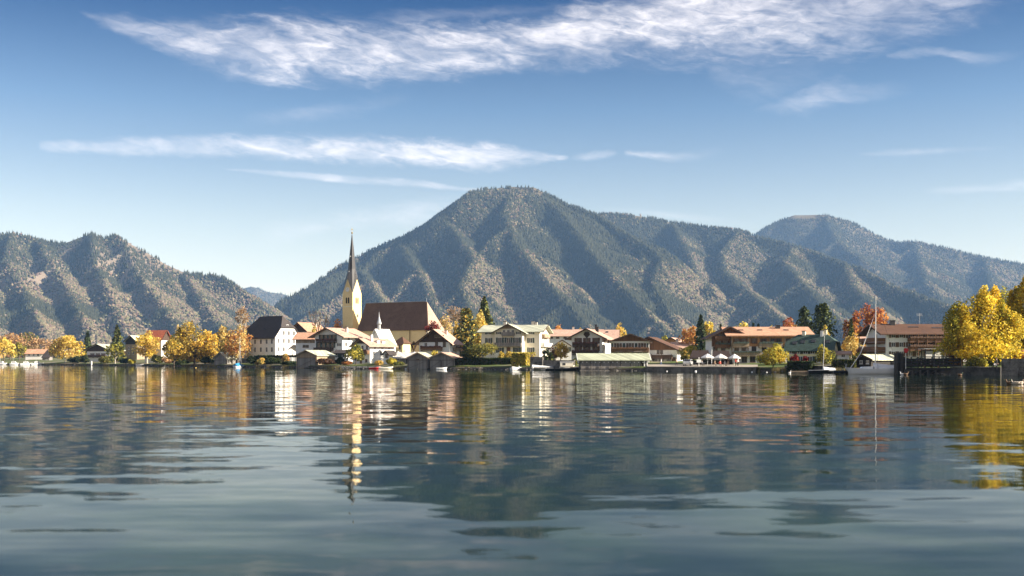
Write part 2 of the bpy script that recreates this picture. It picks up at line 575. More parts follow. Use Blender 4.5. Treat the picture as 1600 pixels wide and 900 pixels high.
# ------------------------------------------------------------------ water, land, mountains
SHORE = [(-2600, 2100), (-1500, 1500), (-700, 1000), (-200, 760), (0, 660), (120, 560), (200, 500), (350, 400), (430, 365), (500, 340), (600, 318), (700, 300), (800, 278),
         (900, 262), (1010, 249), (1100, 237), (1180, 226), (1300, 206), (1400, 192), (1490, 180), (1560, 172), (1640, 166), (1900, 150), (2600, 110), (4000, 60)]
SP, SD = [p for p, d in SHORE], [d for p, d in SHORE]
def shore_d(px): return float(np.interp(px, SP, SD))
LAND = [(-3, -0.7), (0.0, -0.15), (0.7, 0.5), (2.2, 0.95), (10, 1.15), (40, 1.9), (120, 3.2), (400, 5.0), (1200, 9.0), (9500, 12.0)]
def ground(x, y):
    px = x / max(y, 1) * F + 800
    return float(np.interp(y - shore_d(px), [a for a, b in LAND], [b for a, b in LAND]))


def build_water():
    m, N, b = principled('lake_water')
    pos = N.new('NewGeometry').outputs['Position']
    x, y, z = N.sep(pos)
    def layer(sx, sy, detail, seed):
        v = N.combine(N.math('MULTIPLY', x, sx), N.math('MULTIPLY', y, sy), seed)
        n = N.noise(v, 1.0, detail, 0.5, 0.3).outputs['Color']
        return N.vmath('SUBTRACT', n, (0.5, 0.5, 0.5))
    # long lazy swell, ripples on it, and fine chop far out
    l1 = N.vmath('MULTIPLY', layer(0.26, 0.8, 3.0, 0.0), (0.025, 0.066, 0))
    l2 = N.vmath('MULTIPLY', layer(0.5, 1.5, 3.0, 5.0), (0.03, 0.06, 0))
    l3 = N.vmath('MULTIPLY', layer(0.03, 0.09, 1.0, 9.0), (0.006, 0.018, 0))
    l4 = N.vmath('MULTIPLY', layer(1.6, 4.6, 2.0, 13.0), (0.02, 0.036, 0))
    # calmer and rougher patches
    cat = N.noise(N.combine(N.math('MULTIPLY', x, 0.02), N.math('MULTIPLY', y, 0.035), 2.0), 1.0, 2, 0.5).outputs['Fac']
    k = N.mapr(cat, 0.35, 0.65, 0.45, 1.25)
    s = N.vmath('ADD', N.vmath('ADD', l1, l3), N.vmath('MULTIPLY', N.vmath('ADD', l2, l4), N.combine(k, k, 0)))
    # the last of a boat's wash rolling in near the viewer
    wash = N.math('MULTIPLY', N.mapr(y, 42, 12), N.mapr(N.noise(N.combine(N.math('MULTIPLY', x, 0.09), N.math('MULTIPLY', y, 0.10), 4.0), 1.0, 1, 0.5).outputs['Fac'], 0.36, 0.6, 0.15, 1.0))
    l6 = N.vmath('MULTIPLY', layer(0.34, 1.3, 1.5, 21.0), N.combine(N.math('MULTIPLY', wash, 0.04), N.math('MULTIPLY', wash, 0.06), 0))
    s = N.vmath('ADD', s, l6)
    nrm = N.vmath('NORMALIZE', N.vmath('ADD', s, (0, 0, 1)))
    N.put(b.inputs['Normal'], nrm)
    weed = N.noise(N.vmath('MULTIPLY', pos, (0.35, 0.2, 0)), 1.0, 4, 0.6).outputs['Fac']
    N.put(b.inputs['Base Color'], N.mix(N.mapr(weed, 0.4, 0.65), (0.002, 0.010, 0.010, 1), (0.008, 0.021, 0.008, 1)))
    b.inputs['Roughness'].default_value = 0.03
    b.inputs['IOR'].default_value = 1.10
    b.inputs['Specular IOR Level'].default_value = 0.5
    mb = MB()
    xs = np.concatenate([-np.geomspace(2600, 8, 20), np.geomspace(8, 2600, 20)])
    ys = np.concatenate([[-600, -100, -20], np.geomspace(2, 2300, 30)])
    v = [(a, c, 0) for c in ys for a in xs]
    n = len(xs)
    f = [(j * n + i, j * n + i + 1, (j + 1) * n + i + 1, (j + 1) * n + i) for j in range(len(ys) - 1) for i in range(n - 1)]
    me = mesh_np('lake_water', np.array(v), np.array(f), m)
    tag(link('lake_water', me), 'calm dark lake with gentle ripples mirroring the village', kind='structure')
build_water()


def build_land():
    m, N, b = principled('meadow_ground')
    pos = N.new('NewGeometry').outputs['Position']
    n1 = N.noise(pos, 0.06, 5, 0.6).outputs['Fac']
    n2 = N.noise(pos, 1.2, 4, 0.6).outputs['Fac']
    z = N.sep(pos)[2]
    grass = N.mix(n2, (0.05, 0.085, 0.02, 1), (0.12, 0.14, 0.045, 1))
    earth = N.mix(n2, (0.10, 0.085, 0.06, 1), (0.26, 0.22, 0.16, 1))
    c = N.mix(N.mapr(n1, 0.48, 0.58), grass, earth)
    bank = N.mix(n2, (0.035, 0.03, 0.025, 1), (0.09, 0.08, 0.065, 1))
    c = N.mix(N.mapr(z, 0.55, 0.95), bank, c)
    N.put(b.inputs['Base Color'], c)
    b.inputs['Roughness'].default_value = 0.95
    b.inputs['Specular IOR Level'].default_value = 0.1
    pxs = np.concatenate([np.linspace(-2600, -100, 18), np.linspace(-60, 1680, 240), np.linspace(1760, 4000, 18)])
    dl = [-3, 0, 0.35, 0.7, 2.2, 5, 10, 20, 40, 75, 120, 220, 400, 750, 1200, 2400, 4200, 6500, 9500]
    v = []
    for j, d in enumerate(dl):
        for p in pxs:
            D = shore_d(p) + d
            if j in (1, 2, 3): D += (vnoise(p * 0.13, 3.3) - 0.5) * 1.6
            x_ = X(p, D)
            z_ = float(np.interp(d, [a for a, _ in LAND], [q for _, q in LAND]))
            if 2 < j: z_ += (float(vnoise(x_ * 0.3, D * 0.3)) - 0.5) * 0.22
            v.append((x_, D, z_))
    n = len(pxs)
    f = [(j * n + i, j * n + i + 1, (j + 1) * n + i + 1, (j + 1) * n + i) for j in range(len(dl) - 1) for i in range(n - 1)]
    me = mesh_np('ground', np.array(v), np.array(f), m, smooth=True)
    tag(link('ground', me), 'lake shore and village ground of grass and gravel', kind='structure')
build_land()


def ridge_height(gx, gy, ridges):
    """height of a massif: the highest of its ridge lines, each falling away to both sides"""
    h = np.full(gx.shape, -60.0)
    dmain = np.full(gx.shape, 1e9)
    for r in ridges:
        P = r['w'] if 'w' in r else [(X(a, D), D, Z(b, D) - r.get('drop', 10)) for a, b, D in r['p']]
        s = r.get('s', 0.55)
        spur = len(r['p']) < 8 and not r.get('main')
        for (x0, y0, z0), (x1, y1, z1) in zip(P, P[1:]):
            dx, dy = x1 - x0, y1 - y0
            t = np.clip(((gx - x0) * dx + (gy - y0) * dy) / (dx * dx + dy * dy + 1e-6), 0, 1)
            d = np.hypot(gx - (x0 + t * dx), gy - (y0 + t * dy))
            if spur:                                  # gentle sunny flank, steep shady one
                e = np.clip((gx - (x0 + t * dx)) / 25.0, -1, 1)
                q = z0 + t * (z1 - z0) - d * (r.get('sl', 1.05) * (1 - e) / 2 + r.get('sr', 0.55) * (1 + e) / 2)
            else:
                q = z0 + t * (z1 - z0) - s * d
            h = np.maximum(h, q)
            dmain = np.minimum(dmain, d)
    return h, dmain


def side_spurs(ridges, seed):
    """smaller spurs branching off the spurs, at uneven distances"""
    rs = np.random.RandomState(seed)
    out = []
    for r in ridges:
        if len(r['p']) >= 8: continue
        P = [(X(a, D), D, Z(b, D) - 10) for a, b, D in r['p']]
        side = rs.choice([-1, 1])
        for a, b in zip(P, P[1:]):
            L = math.hypot(b[0] - a[0], b[1] - a[1])
            for k in range(max(1, int(L / 260))):
                if rs.rand() < .25: continue
                t = rs.rand(); side = -side if rs.rand() < .7 else side
                an = math.atan2(b[1] - a[1], b[0] - a[0]) + side * rs.uniform(.5, 1.15)
                q = [a[i] + (b[i] - a[i]) * t for i in range(3)]
                ln = rs.uniform(140, 420); dz = ln * rs.uniform(.42, .62)
                m = (q[0] + math.cos(an) * ln * .5, q[1] + math.sin(an) * ln * .5, q[2] - dz * .42)
                an += rs.uniform(-.5, .5)
                e = (m[0] + math.cos(an) * ln * .5, m[1] + math.sin(an) * ln * .5, q[2] - dz)
                out.append(dict(w=[tuple(q), m, e], p=[0] * 3, sl=rs.uniform(.8, 1.15), sr=rs.uniform(.5, .75)))
    return out


def massif(name, label, ridges, bx, by, res, forest_seed, cover, pal, treeh=(11, 21), n_trees=100000, rough=1.0, amp=70):
    xs = np.arange(bx[0], bx[1] + 1, res); ys = np.arange(by[0], by[1] + 1, res)
    gx, gy = np.meshgrid(xs, ys)
    ridges = list(ridges) + side_spurs(ridges, forest_seed)
    # warp so that the spurs wander
    wx = (fbm(gx / 620, gy / 620, 4) - 0.5) * 380
    wy = (fbm(gx / 620 + 50, gy / 620, 4) - 0.5) * 300
    h0, d0 = ridge_height(gx, gy, ridges)
    h1, d1 = ridge_height(gx + wx, gy + wy, ridges)
    k = np.clip(d0 / 260, 0, 1)
    h = h0 * (1 - k) + h1 * k
    gul = np.abs(fbm(gx / 260 + 7, gy / 430, 4, 0.55) - 0.5) * 2       # gullies run down the slope
    gul2 = np.abs(fbm(gx / 75 + 3, gy / 110 + 31, 3) - 0.5) * 2
    h = h - rough * (np.clip(d0 / 160, 0.04, 1)) * ((1 - gul) * amp + (1 - gul2) * amp * 0.28 - amp * 0.75)
    h = np.maximum(h, -2 + 0 * h)
    n = len(xs)
    ii = np.arange((len(ys) - 1) * n).reshape(len(ys) - 1, n)[:, :-1].ravel()
    f = np.stack([ii, ii + 1, ii + n + 1, ii + n], 1)
    hv = h.ravel()
    keep = hv[f].max(1) > -1.5
    f = f[keep]
    v = np.stack([gx.ravel(), gy.ravel(), hv], 1)
    used = np.unique(f)
    remap = np.full(len(v), -1); remap[used] = np.arange(len(used))
    # ground colour: grass, scree and leaf litter
    t = fbm(gx / 150, gy / 150, 4).ravel()[:, None]
    col = np.array(pal['ground'][0])[None] * (1 - t) + np.array(pal['ground'][1])[None] * t
    me = mesh_np(name, v[used], remap[f], M['wood_far'], col[used], smooth=True)
    tag(link(name, me), label, kind='structure')
    # the forest on it, as far as it faces the lake and is not hidden behind a nearer spur
    rs = np.random.RandomState(forest_seed)
    gyy, gxx = np.gradient(h, res)
    area = np.sqrt(1 + gxx ** 2 + gyy ** 2)
    m = int(n_trees * 4)
    px = rs.uniform(bx[0], bx[1] - res, m); py = rs.uniform(by[0], by[1] - res, m)
    ix, iy = (px - bx[0]) / res, (py - by[0]) / res
    jx, jy = ix.astype(int), iy.astype(int)
    fx, fy = ix - jx, iy - jy
    pz = (h[jy, jx] * (1 - fx) + h[jy, jx + 1] * fx) * (1 - fy) + (h[jy + 1, jx] * (1 - fx) + h[jy + 1, jx + 1] * fx) * fy
    nx_, ny_ = gxx[jy, jx], gyy[jy, jx]
    facing = (-nx_ * -px + -ny_ * -py + (CH - pz)) / np.hypot(px, py)         # > 0 towards the viewer
    ok = (pz > 3) & (facing > -0.05)
    pxi = px / py * F + 800
    ok &= (pxi > -90) & (pxi < 1690)
    ok &= rs.rand(m) < area[jy, jx] / 1.6
    # hidden behind nearer ground
    elev = (pz + 22 - CH) / np.hypot(px, py)
    order = np.lexsort((py, np.round(pxi / 2).astype(int)))
    bins = np.round(pxi / 2).astype(int)[order]
    e = ((pz - CH) / np.hypot(px, py))[order]
    off = (bins - bins.min()) * 10.0
    cm = np.maximum.accumulate(e + off) - off
    vis = np.zeros(m, bool); vis[order] = elev[order] > cm - 0.0004
    ok &= vis
    # open ground: meadows, scree, rock
    cv = cover(px, py, pz, pxi, HY - (pz - CH) / py * F)
    ok &= rs.rand(m) < cv
    idx = np.nonzero(ok)[0]
    if len(idx) > n_trees: idx = rs.choice(idx, n_trees, replace=False)
    px, py, pz, pxi = px[idx], py[idx], pz[idx], pxi[idx]
    dec = pal['decid'](px, py, pz, pxi, HY - (pz - CH) / py * F, gxx[jy[idx], jx[idx]])
    isd = rs.rand(len(idx)) < dec
    forest(name + '_forest', label, px, py, pz, isd, rs, treeh, pal)


def forest(name, label, px, py, pz, isd, rs, treeh, pal):
    n = len(px)
    hgt = rs.uniform(treeh[0], treeh[1], n) * np.where(isd, 0.75, 1.0)
    wid = np.where(isd, rs.uniform(4.5, 7.5, n), rs.uniform(2.6, 4.2, n))
    con, dcd = np.array(pal['conifer']), np.array(pal['leafy'])
    colr = np.where(isd[:, None], dcd[rs.randint(0, len(dcd), n)], con[rs.randint(0, len(con), n)]) * rs.uniform(0.78, 1.22, n)[:, None]
    # 7 vertices: foot, five round the skirt, tip
    a = rs.uniform(0, 6.28, n)
    V = np.zeros((n, 7, 3)); K = np.zeros((n, 7, 3))
    V[:, 0] = np.stack([px, py, pz - 1.5], 1)
    for k in range(5):
        r = wid * rs.uniform(0.7, 1.2, n)
        t = a + k * 2 * math.pi / 5
        z = pz + hgt * np.where(isd, rs.uniform(0.45, 0.7, n), rs.uniform(0.08, 0.2, n))
        V[:, 1 + k] = np.stack([px + r * np.cos(t), py + r * np.sin(t), z], 1)
    V[:, 6] = np.stack([px + rs.uniform(-.8, .8, n), py, pz + hgt], 1)
    K[:] = colr[:, None]
    tri = np.array([(6, 1 + k, 1 + (k + 1) % 5) for k in range(5)] + [(0, 1 + (k + 1) % 5, 1 + k) for k in (0, 2)])
    f = (np.arange(n)[:, None, None] * 7 + tri[None]).reshape(-1, 3)
    me = mesh_np(name, V.reshape(-1, 3), f, M['wood_far'], K.reshape(-1, 3))
    tag(link(name, me), 'forest of conifers and autumn trees covering ' + label, kind='stuff')
    print(name, n, 'trees')


GREEN = [(0.041, 0.044, 0.025), (0.034, 0.038, 0.023), (0.045, 0.049, 0.026), (0.056, 0.056, 0.031)]
LEAFY = [(0.135, 0.12, 0.065), (0.15, 0.115, 0.075), (0.115, 0.11, 0.055), (0.17, 0.135, 0.085), (0.15, 0.10, 0.075)]
GROUND = [(0.08, 0.07, 0.045), (0.15, 0.12, 0.08)]

def cover_main(x, y, z, px, py):
    c = np.full(x.shape, 1.0)
    n = fbm(x / 90, y / 90, 3)
    c = np.where((n > 0.62), 0.5, c)
    # the bald summit with its slides
    top = (py < 300 + 16 * fbm(px / 14, py / 14, 2)) & (px > 760) & (px < 850)
    c = np.where(top, 0.25, c)
    c = np.where((py < 342) & (np.abs(px - 1002) < 10), 0.05, c)
    return c
def decid_main(x, y, z, px, py, sx):
    n = fbm(x / 260 + 4, y / 260, 4)
    low = np.clip((py - 360) / 130, 0, 1)
    lit = np.clip(-sx * 2.0 + 0.35, 0, 1)          # flanks falling to the right carry more of the paler broadleaves
    return np.clip((n - 0.44) * 7, 0, 1) * (0.3 + 0.7 * lit) * (0.3 + 0.7 * low)
PAL = dict(ground=GROUND, conifer=GREEN, leafy=LEAFY, decid=decid_main)

massif('mountain', 'the broad wooded mountain with a flat bald top behind the church', [
    dict(p=[(360, 530, 4300), (430, 482, 4600), (480, 446, 4750), (530, 412, 4850), (580, 387, 4900), (630, 366, 4900), (665, 348, 4900), (700, 322, 4900), (735, 297, 4900),
            (760, 290.5, 4920), (800, 288, 4950), (835, 289, 4950), (855, 299, 4950), (885, 315, 4900), (930, 331, 4800)], s=0.80),
    dict(p=[(930, 331, 4800), (985, 366, 4550), (1037, 399, 4300), (1022, 440, 3900), (1058, 505, 3350), (1075, 545, 3000)], s=0.92),
    dict(p=[(800, 292, 4930), (790, 330, 4650), (806, 376, 4300), (850, 430, 3850), (905, 490, 3400), (945, 535, 3000)], s=0.95),
    dict(p=[(860, 310, 4850), (905, 362, 4450), (930, 398, 4150), (985, 455, 3700), (1040, 512, 3250)], s=0.95),
    dict(p=[(690, 332, 4880), (715, 362, 4550), (742, 402, 4150), (722, 440, 3800), (742, 500, 3300), (760, 540, 3000)], s=0.95),
    dict(p=[(620, 372, 4850), (636, 390, 4600), (668, 444, 4000), (690, 495, 3400), (700, 535, 3000)], s=0.95),
    dict(p=[(555, 402, 4850), (575, 432, 4400), (600, 475, 3800), (620, 520, 3200)], s=0.92),
], (-1500, 1100), (2700, 6000), 13, 3, cover_main, PAL, n_trees=95000)

massif('mountain.001', 'the long wooded ridge right of the bald mountain', [
    dict(p=[(900, 336, 5600), (930, 331, 5600), (960, 331, 5600), (1000, 333, 5600), (1050, 344, 5600), (1100, 351, 5500), (1155, 356, 5400), (1185, 367, 5300), (1245, 381, 5100),
            (1302, 402, 4800), (1345, 417, 4600), (1396, 444, 4200), (1450, 463, 3900), (1520, 490, 3500), (1600, 530, 3000)], s=0.78),
    dict(p=[(1155, 358, 5380), (1128, 392, 4950), (1135, 425, 4550), (1178, 458, 4000), (1232, 505, 3400), (1262, 540, 3000)], s=0.95),
    dict(p=[(1243, 382, 5080), (1225, 405, 4700), (1255, 440, 4200), (1300, 485, 3600), (1340, 530, 3050)], s=0.95),
    dict(p=[(1050, 346, 5560), (1075, 385, 5100), (1090, 430, 4500)], s=0.9),
    dict(p=[(1320, 410, 4700), (1335, 445, 4200), (1390, 500, 3500)], s=0.95),
], (250, 1600), (2800, 6500), 13, 5, cover_main, PAL, n_trees=65000)

def cover_far(x, y, z, px, py):
    c = np.full(x.shape, 1.0)
    return np.where((py < 337 + 7 * fbm(px / 12, py / 10, 2)) & (px > 1222) & (px < 1280), 0.08, c)
massif('mountain.002', 'the far rounded mountain with a bare pale crown at the right', [
    dict(p=[(1100, 420, 7600), (1183, 366, 7600), (1207, 347, 7600), (1240, 334, 7600), (1290, 333, 7600), (1330, 344, 7600), (1380, 369, 7500), (1400, 375, 7400), (1430, 374, 7300),
            (1480, 384, 7200), (1530, 397, 7100), (1600, 409, 7000), (1700, 430, 6900)], s=0.62),
    dict(p=[(1290, 335, 7580), (1310, 375, 6800), (1345, 400, 6300)], s=0.75),
    dict(p=[(1430, 376, 7280), (1440, 410, 6500), (1450, 440, 5700), (1478, 475, 4900), (1500, 520, 4200)], s=0.75),
    dict(p=[(1540, 400, 7080), (1550, 440, 6100), (1590, 490, 5000), (1620, 530, 4200)], s=0.75),
], (1200, 4000), (4000, 8300), 20, 7, cover_far, PAL, n_trees=42000)

def cover_left(x, y, z, px, py):
    n = fbm(x / 190 + 20, y / 300, 4)
    c = np.where(n > 0.53, 0.18, 1.0)
    c = np.where((px > 198) & (px < 232) & (py < 388) & (py > 372 + (px - 198) * 0.35), 0.05, c)
    c = np.where((px > 250) & (px < 288) & (py > 407 + (px - 250) * 0.36) & (py < 414 + (px - 250) * 0.36), 0.02, c)
    return np.where(px > 240, np.maximum(c, 0.75 * (py > 430)), c)
def decid_left(x, y, z, px, py, sx):
    n = fbm(x / 200 + 9, y / 200, 4)
    return np.clip((n - 0.42) * 6, 0, 1) * np.clip((py - 385) / 70, 0.15, 0.9)
PAL_L = dict(ground=[(0.14, 0.11, 0.08), (0.26, 0.205, 0.155)], conifer=GREEN, leafy=LEAFY, decid=decid_left)
massif('mountain.003', 'the craggy wooded mountain with tan clearings at the left', [
    dict(p=[(-160, 372, 4600), (-60, 364, 4600), (0, 362, 4600), (20, 361, 4600), (40, 365, 4600), (62, 372, 4600), (100, 377, 4600), (125, 367, 4600), (145, 361, 4600), (163, 369, 4600), (178, 364, 4600),
            (195, 371, 4550), (230, 391, 4500), (260, 409, 4450), (290, 422, 4400), (310, 424, 4350), (345, 428, 4300), (370, 444, 4200), (400, 469, 4100), (425, 489, 4000), (470, 520, 3900)], s=0.75),
    dict(p=[(20, 363, 4580), (10, 400, 4200), (40, 450, 3700), (70, 510, 3100), (80, 545, 2800)], s=1.05),
    dict(p=[(62, 373, 4580), (85, 410, 4150), (110, 450, 3750), (135, 500, 3200), (150, 540, 2800)], s=1.05),
    dict(p=[(145, 363, 4580), (150, 405, 4150), (170, 450, 3750), (195, 500, 3250), (215, 540, 2850)], s=1.05),
    dict(p=[(195, 373, 4530), (215, 420, 4050), (245, 460, 3700), (275, 500, 3300), (300, 540, 2900)], s=0.75),
    dict(p=[(290, 424, 4380), (310, 455, 4000), (335, 490, 3600), (360, 530, 3150)], s=0.95),
    dict(p=[(-60, 366, 4580), (-40, 420, 4000), (-30, 480, 3400), (-20, 540, 2800)], s=1.05),
], (-2700, -850), (2500, 5600), 12, 9, cover_left, PAL_L, n_trees=62000, amp=100)

massif('mountain.004', 'the small blue mountain in the distant valley gap', [
    dict(p=[(330, 452, 9500), (370, 450, 9500), (395, 446, 9500), (420, 455, 9500), (440, 457, 9500), (480, 470, 9500), (540, 480, 9500)], s=0.3),
], (-2900, -1200), (8300, 10000), 25, 13, lambda x, y, z, a, b: np.ones(x.shape), PAL, n_trees=9000)


def valley_wood():
    """trees of the valley floor between the village and the mountains"""
    rs = np.random.RandomState(21)
    n = 9000
    D = rs.uniform(1000, 3400, n); p = rs.uniform(-100, 1700, n)
    D = np.maximum(D, np.interp(p, SP, SD) + 330)
    x = X(p, D)
    k = fbm(x / 120, D / 160, 3)
    ok = k > 0.45
    x, D, p = x[ok], D[ok], p[ok]
    z = np.interp(D - np.interp(p, SP, SD), [a for a, _ in LAND], [b for _, b in LAND])
    isd = rs.rand(len(x)) < 0.6
    forest('valley_wood', 'the valley floor behind the village', x, D, z, isd, rs, (8, 14), dict(conifer=GREEN, leafy=[(0.30, 0.19, 0.06), (0.32, 0.20, 0.10), (0.2, 0.17, 0.05), (0.34, 0.17, 0.07)]))
valley_wood()


def build_haze():
    m = bpy.data.materials.new('haze')
    m.use_nodes = True
    N = NT(m.node_tree)
    N.n.remove(N.n['Principled BSDF'])
    v = N.new('VolumePrincipled')
    v.inputs['Color'].default_value = HAZE_COL
    v.inputs['Density'].default_value = HAZE_D
    v.inputs['Anisotropy'].default_value = 0.0
    N.l.new(v.outputs[0], N.n['Material Output'].inputs['Volume'])
    mb = MB().box(-15000, 15000, -1500, 12500, -5, 905)
    tag(mb.build('haze', m), 'thin blue autumn haze over lake and mountains', kind='stuff')
HAZE_D = 0.000042
HAZE_COL = (0.30, 0.54, 0.96, 1)
build_haze()


# ------------------------------------------------------------------ builders for houses
_mesh_cache = {}
def cached(key, fn):
    if key not in _mesh_cache: _mesh_cache[key] = fn()
    return _mesh_cache[key]


def window_mesh(w, h, mat):
    def fn():
        b = MB()
        t = 0.065
        b.box(-w / 2, w / 2, -0.07, 0.02, 0, t); b.box(-w / 2, w / 2, -0.07, 0.02, h - t, h)
        b.box(-w / 2, -w / 2 + t, -0.068, 0.02, t, h - t); b.box(w / 2 - t, w / 2, -0.068, 0.02, t, h - t)
        b.box(-0.035, 0.035, -0.06, 0.02, t, h - t)
        b.box(-w / 2 - 0.08, w / 2 + 0.08, -0.14, 0.02, -0.07, -0.001)
        return b.mesh('window', M[mat])
    return cached(('win', round(w, 2), round(h, 2), mat), fn)


def pane_mesh(w, h):
    return cached(('pane', round(w, 2), round(h, 2)), lambda: MB().box(-w / 2 + .05, w / 2 - .05, -0.035, 0.015, .05, h - .05).mesh('pane', M['glass']))


def shutter_mesh(w, h, mat):
    def fn():
        b = MB().box(0, w, -0.075, -0.005, 0, h)
        for k in range(5):
            b.box(0.06, w - 0.06, -0.095, -0.0745, 0.06 + k * (h - .1) / 5, 0.06 + (k + .7) * (h - .1) / 5)
        return b.mesh('shutter', M[mat])
    return cached(('shut', round(w, 2), round(h, 2), mat), fn)


class House:
    def __init__(s, name, label, px0, px1, D, eave, ridge, yaw=0, depth=None, px2=None, wall='white', roof='roof_pink', axis='y', cat='house', over=(0.9, 0.9), q=None, base=None, group=None, bargeboard='dark_wood', side='r', thick=0.22):
        k0, k1 = (px0 - 800) / F, (px1 - 800) / F
        y = math.radians(yaw)
        c, sn = math.cos(y), math.sin(y)
        w = (k1 - k0) * D / (c - (k1 + k0) * sn / 2)
        xc = k0 * (D - w * sn / 2) + w * c / 2
        if depth is None:
            k2 = (px2 - 800) / F
            sg = 1 if side == 'r' else -1
            Rx, Ry = xc + sg * w / 2 * c, D + sg * w / 2 * sn
            depth = (Rx - k2 * Ry) / (sn + k2 * c)
            if not 3 < depth < 26:
                print('depth', name, label, round(depth, 1)); depth = 12
        s.D, s.w, s.d = D, w, depth
        s.z0 = ground(xc, D) - 0.05 if base is None else Z(base, D)
        s.h, s.rh = Z(eave, D) - s.z0, Z(ridge, D) - Z(eave, D)
        s.axis, s.wall_m, s.roof_m = axis, wall, roof
        s.o = thing(name, label, cat, (xc, D, s.z0), y, group)
        hw = w / 2
        b = MB()
        h, rh, d = s.h, s.rh, depth
        if axis == 'y':
            b.prism([(-hw, -0.8), (hw, -0.8), (hw, h), (0, h + rh), (-hw, h)], 0, d, 'y')
        else:
            if q is None:
                b.prism([(0, -0.8), (d, -0.8), (d, h), (d / 2, h + rh), (0, h)], -hw, hw, 'x')
            else:
                t = q
                b.prism([(0, -0.8), (d, -0.8), (d, h), (d / 2 + d / 2 * (1 - t), h + rh * t), (d / 2 * t, h + rh * t), (0, h)], -hw, hw, 'x')
        s.wall = b.build('wall', M[wall], s.o)
        os_, of = over
        b = MB(); g = 0.03
        if axis == 'y':
            sl = rh / hw
            prof = [(-hw - os_, h - os_ * sl + g), (0, h + rh + g), (hw + os_, h - os_ * sl + g), (hw + os_, h - os_ * sl + g + thick), (0, h + rh + g + thick), (-hw - os_, h - os_ * sl + g + thick)]
            b.prism([prof[0], prof[1], prof[4], prof[5]], -of, d + of * .6, 'y')
            b.prism([prof[1], prof[2], prof[3], prof[4]], -of, d + of * .6, 'y')
            s.roof = b.build('roof', M[roof], s.o)
            if bargeboard:
                for sg in (-1, 1):
                    MB().beam((sg * (hw + os_), -of - .05, h - os_ * sl + .05), (sg * 0.03, -of - .05, h + rh + .09), 0.1, 0.3).build('bargeboard', M[bargeboard], s.o)
        elif q is None:
            hd = d / 2; sl = rh / hd
            prof = [(-os_, h - os_ * sl + g), (hd, h + rh + g), (d + os_, h - os_ * sl + g), (d + os_, h - os_ * sl + g + thick), (hd, h + rh + g + thick), (-os_, h - os_ * sl + g + thick)]
            b.prism([prof[0], prof[1], prof[4], prof[5]], -hw - of, hw + of, 'x')
            b.prism([prof[1], prof[2], prof[3], prof[4]], -hw - of, hw + of, 'x')
            s.roof = b.build('roof', M[roof], s.o)
            if bargeboard:
                for sx in (-1, 1):
                    MB().beam((sx * (hw + of + .05), -os_, h - os_ * sl + .08), (sx * (hw + of + .05), hd, h + rh + .12), 0.1, 0.28).build('bargeboard', M[bargeboard], s.o)
        else:
            hd = d / 2; sl = rh / hd
            zq, ze, zr = h + rh * q + g, h - os_ * sl + g, h + rh + g
            ya, yb = hd * q, d - hd * q
            xe = hw + of
            cc = (1 - q) * hd * 0.8 + of
            V = lambda x, yy, z: (x, yy, z)
            loopF = [V(-xe, -os_, ze), V(xe, -os_, ze), V(xe, ya, zq), V(xe - cc, hd, zr), V(-xe + cc, hd, zr), V(-xe, ya, zq)]
            loopB = [V(xe, d + os_, ze), V(-xe, d + os_, ze), V(-xe, yb, zq), V(-xe + cc, hd, zr), V(xe - cc, hd, zr), V(xe, yb, zq)]
            b.face(loopF); b.face(loopB)
            b.face([V(xe, ya, zq), V(xe, yb, zq), V(xe - cc, hd, zr)])
            b.face([V(-xe, yb, zq), V(-xe, ya, zq), V(-xe + cc, hd, zr)])
            me = b.mesh('roof', M[roof])
            bm = bmesh.new(); bm.from_mesh(me)
            bmesh.ops.remove_doubles(bm, verts=bm.verts, dist=0.001)
            bmesh.ops.recalc_face_normals(bm, faces=bm.faces)
            if sum(fc.normal.z for fc in bm.faces) < 0: bmesh.ops.reverse_faces(bm, faces=bm.faces)
            bm.to_mesh(me); bm.free()
            s.roof = link('roof', me, s.o)
            md = s.roof.modifiers.new('thickness', 'SOLIDIFY'); md.thickness = 0.2; md.offset = 1

    def place(s, face, u, z, dy=0.0):
        if face == 'f': return (-s.w / 2 + u, -dy, z), 0.0
        if face == 'r': return (s.w / 2 + dy, u, z), math.pi / 2
        if face == 'l': return (-s.w / 2 - dy, s.d - u, z), -math.pi / 2

    def flen(s, face): return s.w if face == 'f' else s.d
    def zz(s, py): return Z(py, s.D) - s.z0

    def win(s, face, py, us, w=1.0, h=1.5, frame='trim', shutter=None, dy=0.0, sw=None):
        """a row of windows; py is the window's bottom in the photograph"""
        L = s.flen(face)
        for u in us:
            loc, rz = s.place(face, u * L, s.zz(py), dy)
            o = link('window', window_mesh(w, h, frame), s.o, loc, rz)
            link('pane', pane_mesh(w, h), o)
            if shutter:
                ww = sw or w * 0.5
                link('shutter', shutter_mesh(ww, h, shutter), o, (-w / 2 - ww - .02, 0, 0))
                link('shutter', shutter_mesh(ww, h, shutter), o, (w / 2 + .02, 0, 0))
        return s

    def door(s, face, u, py, w=1.1, h=2.1, mat='brown_wood'):
        loc, rz = s.place(face, u * s.flen(face), s.zz(py))
        o = MB().box(-w / 2, w / 2, -0.06, 0.02, 0, h).build('door', M[mat], s.o, loc=loc, rz=rz)
        MB().box(w / 2 - .2, w / 2 - .12, -0.12, -0.05, 1.0, 1.05).build('handle', M['metal'], o)
        return s

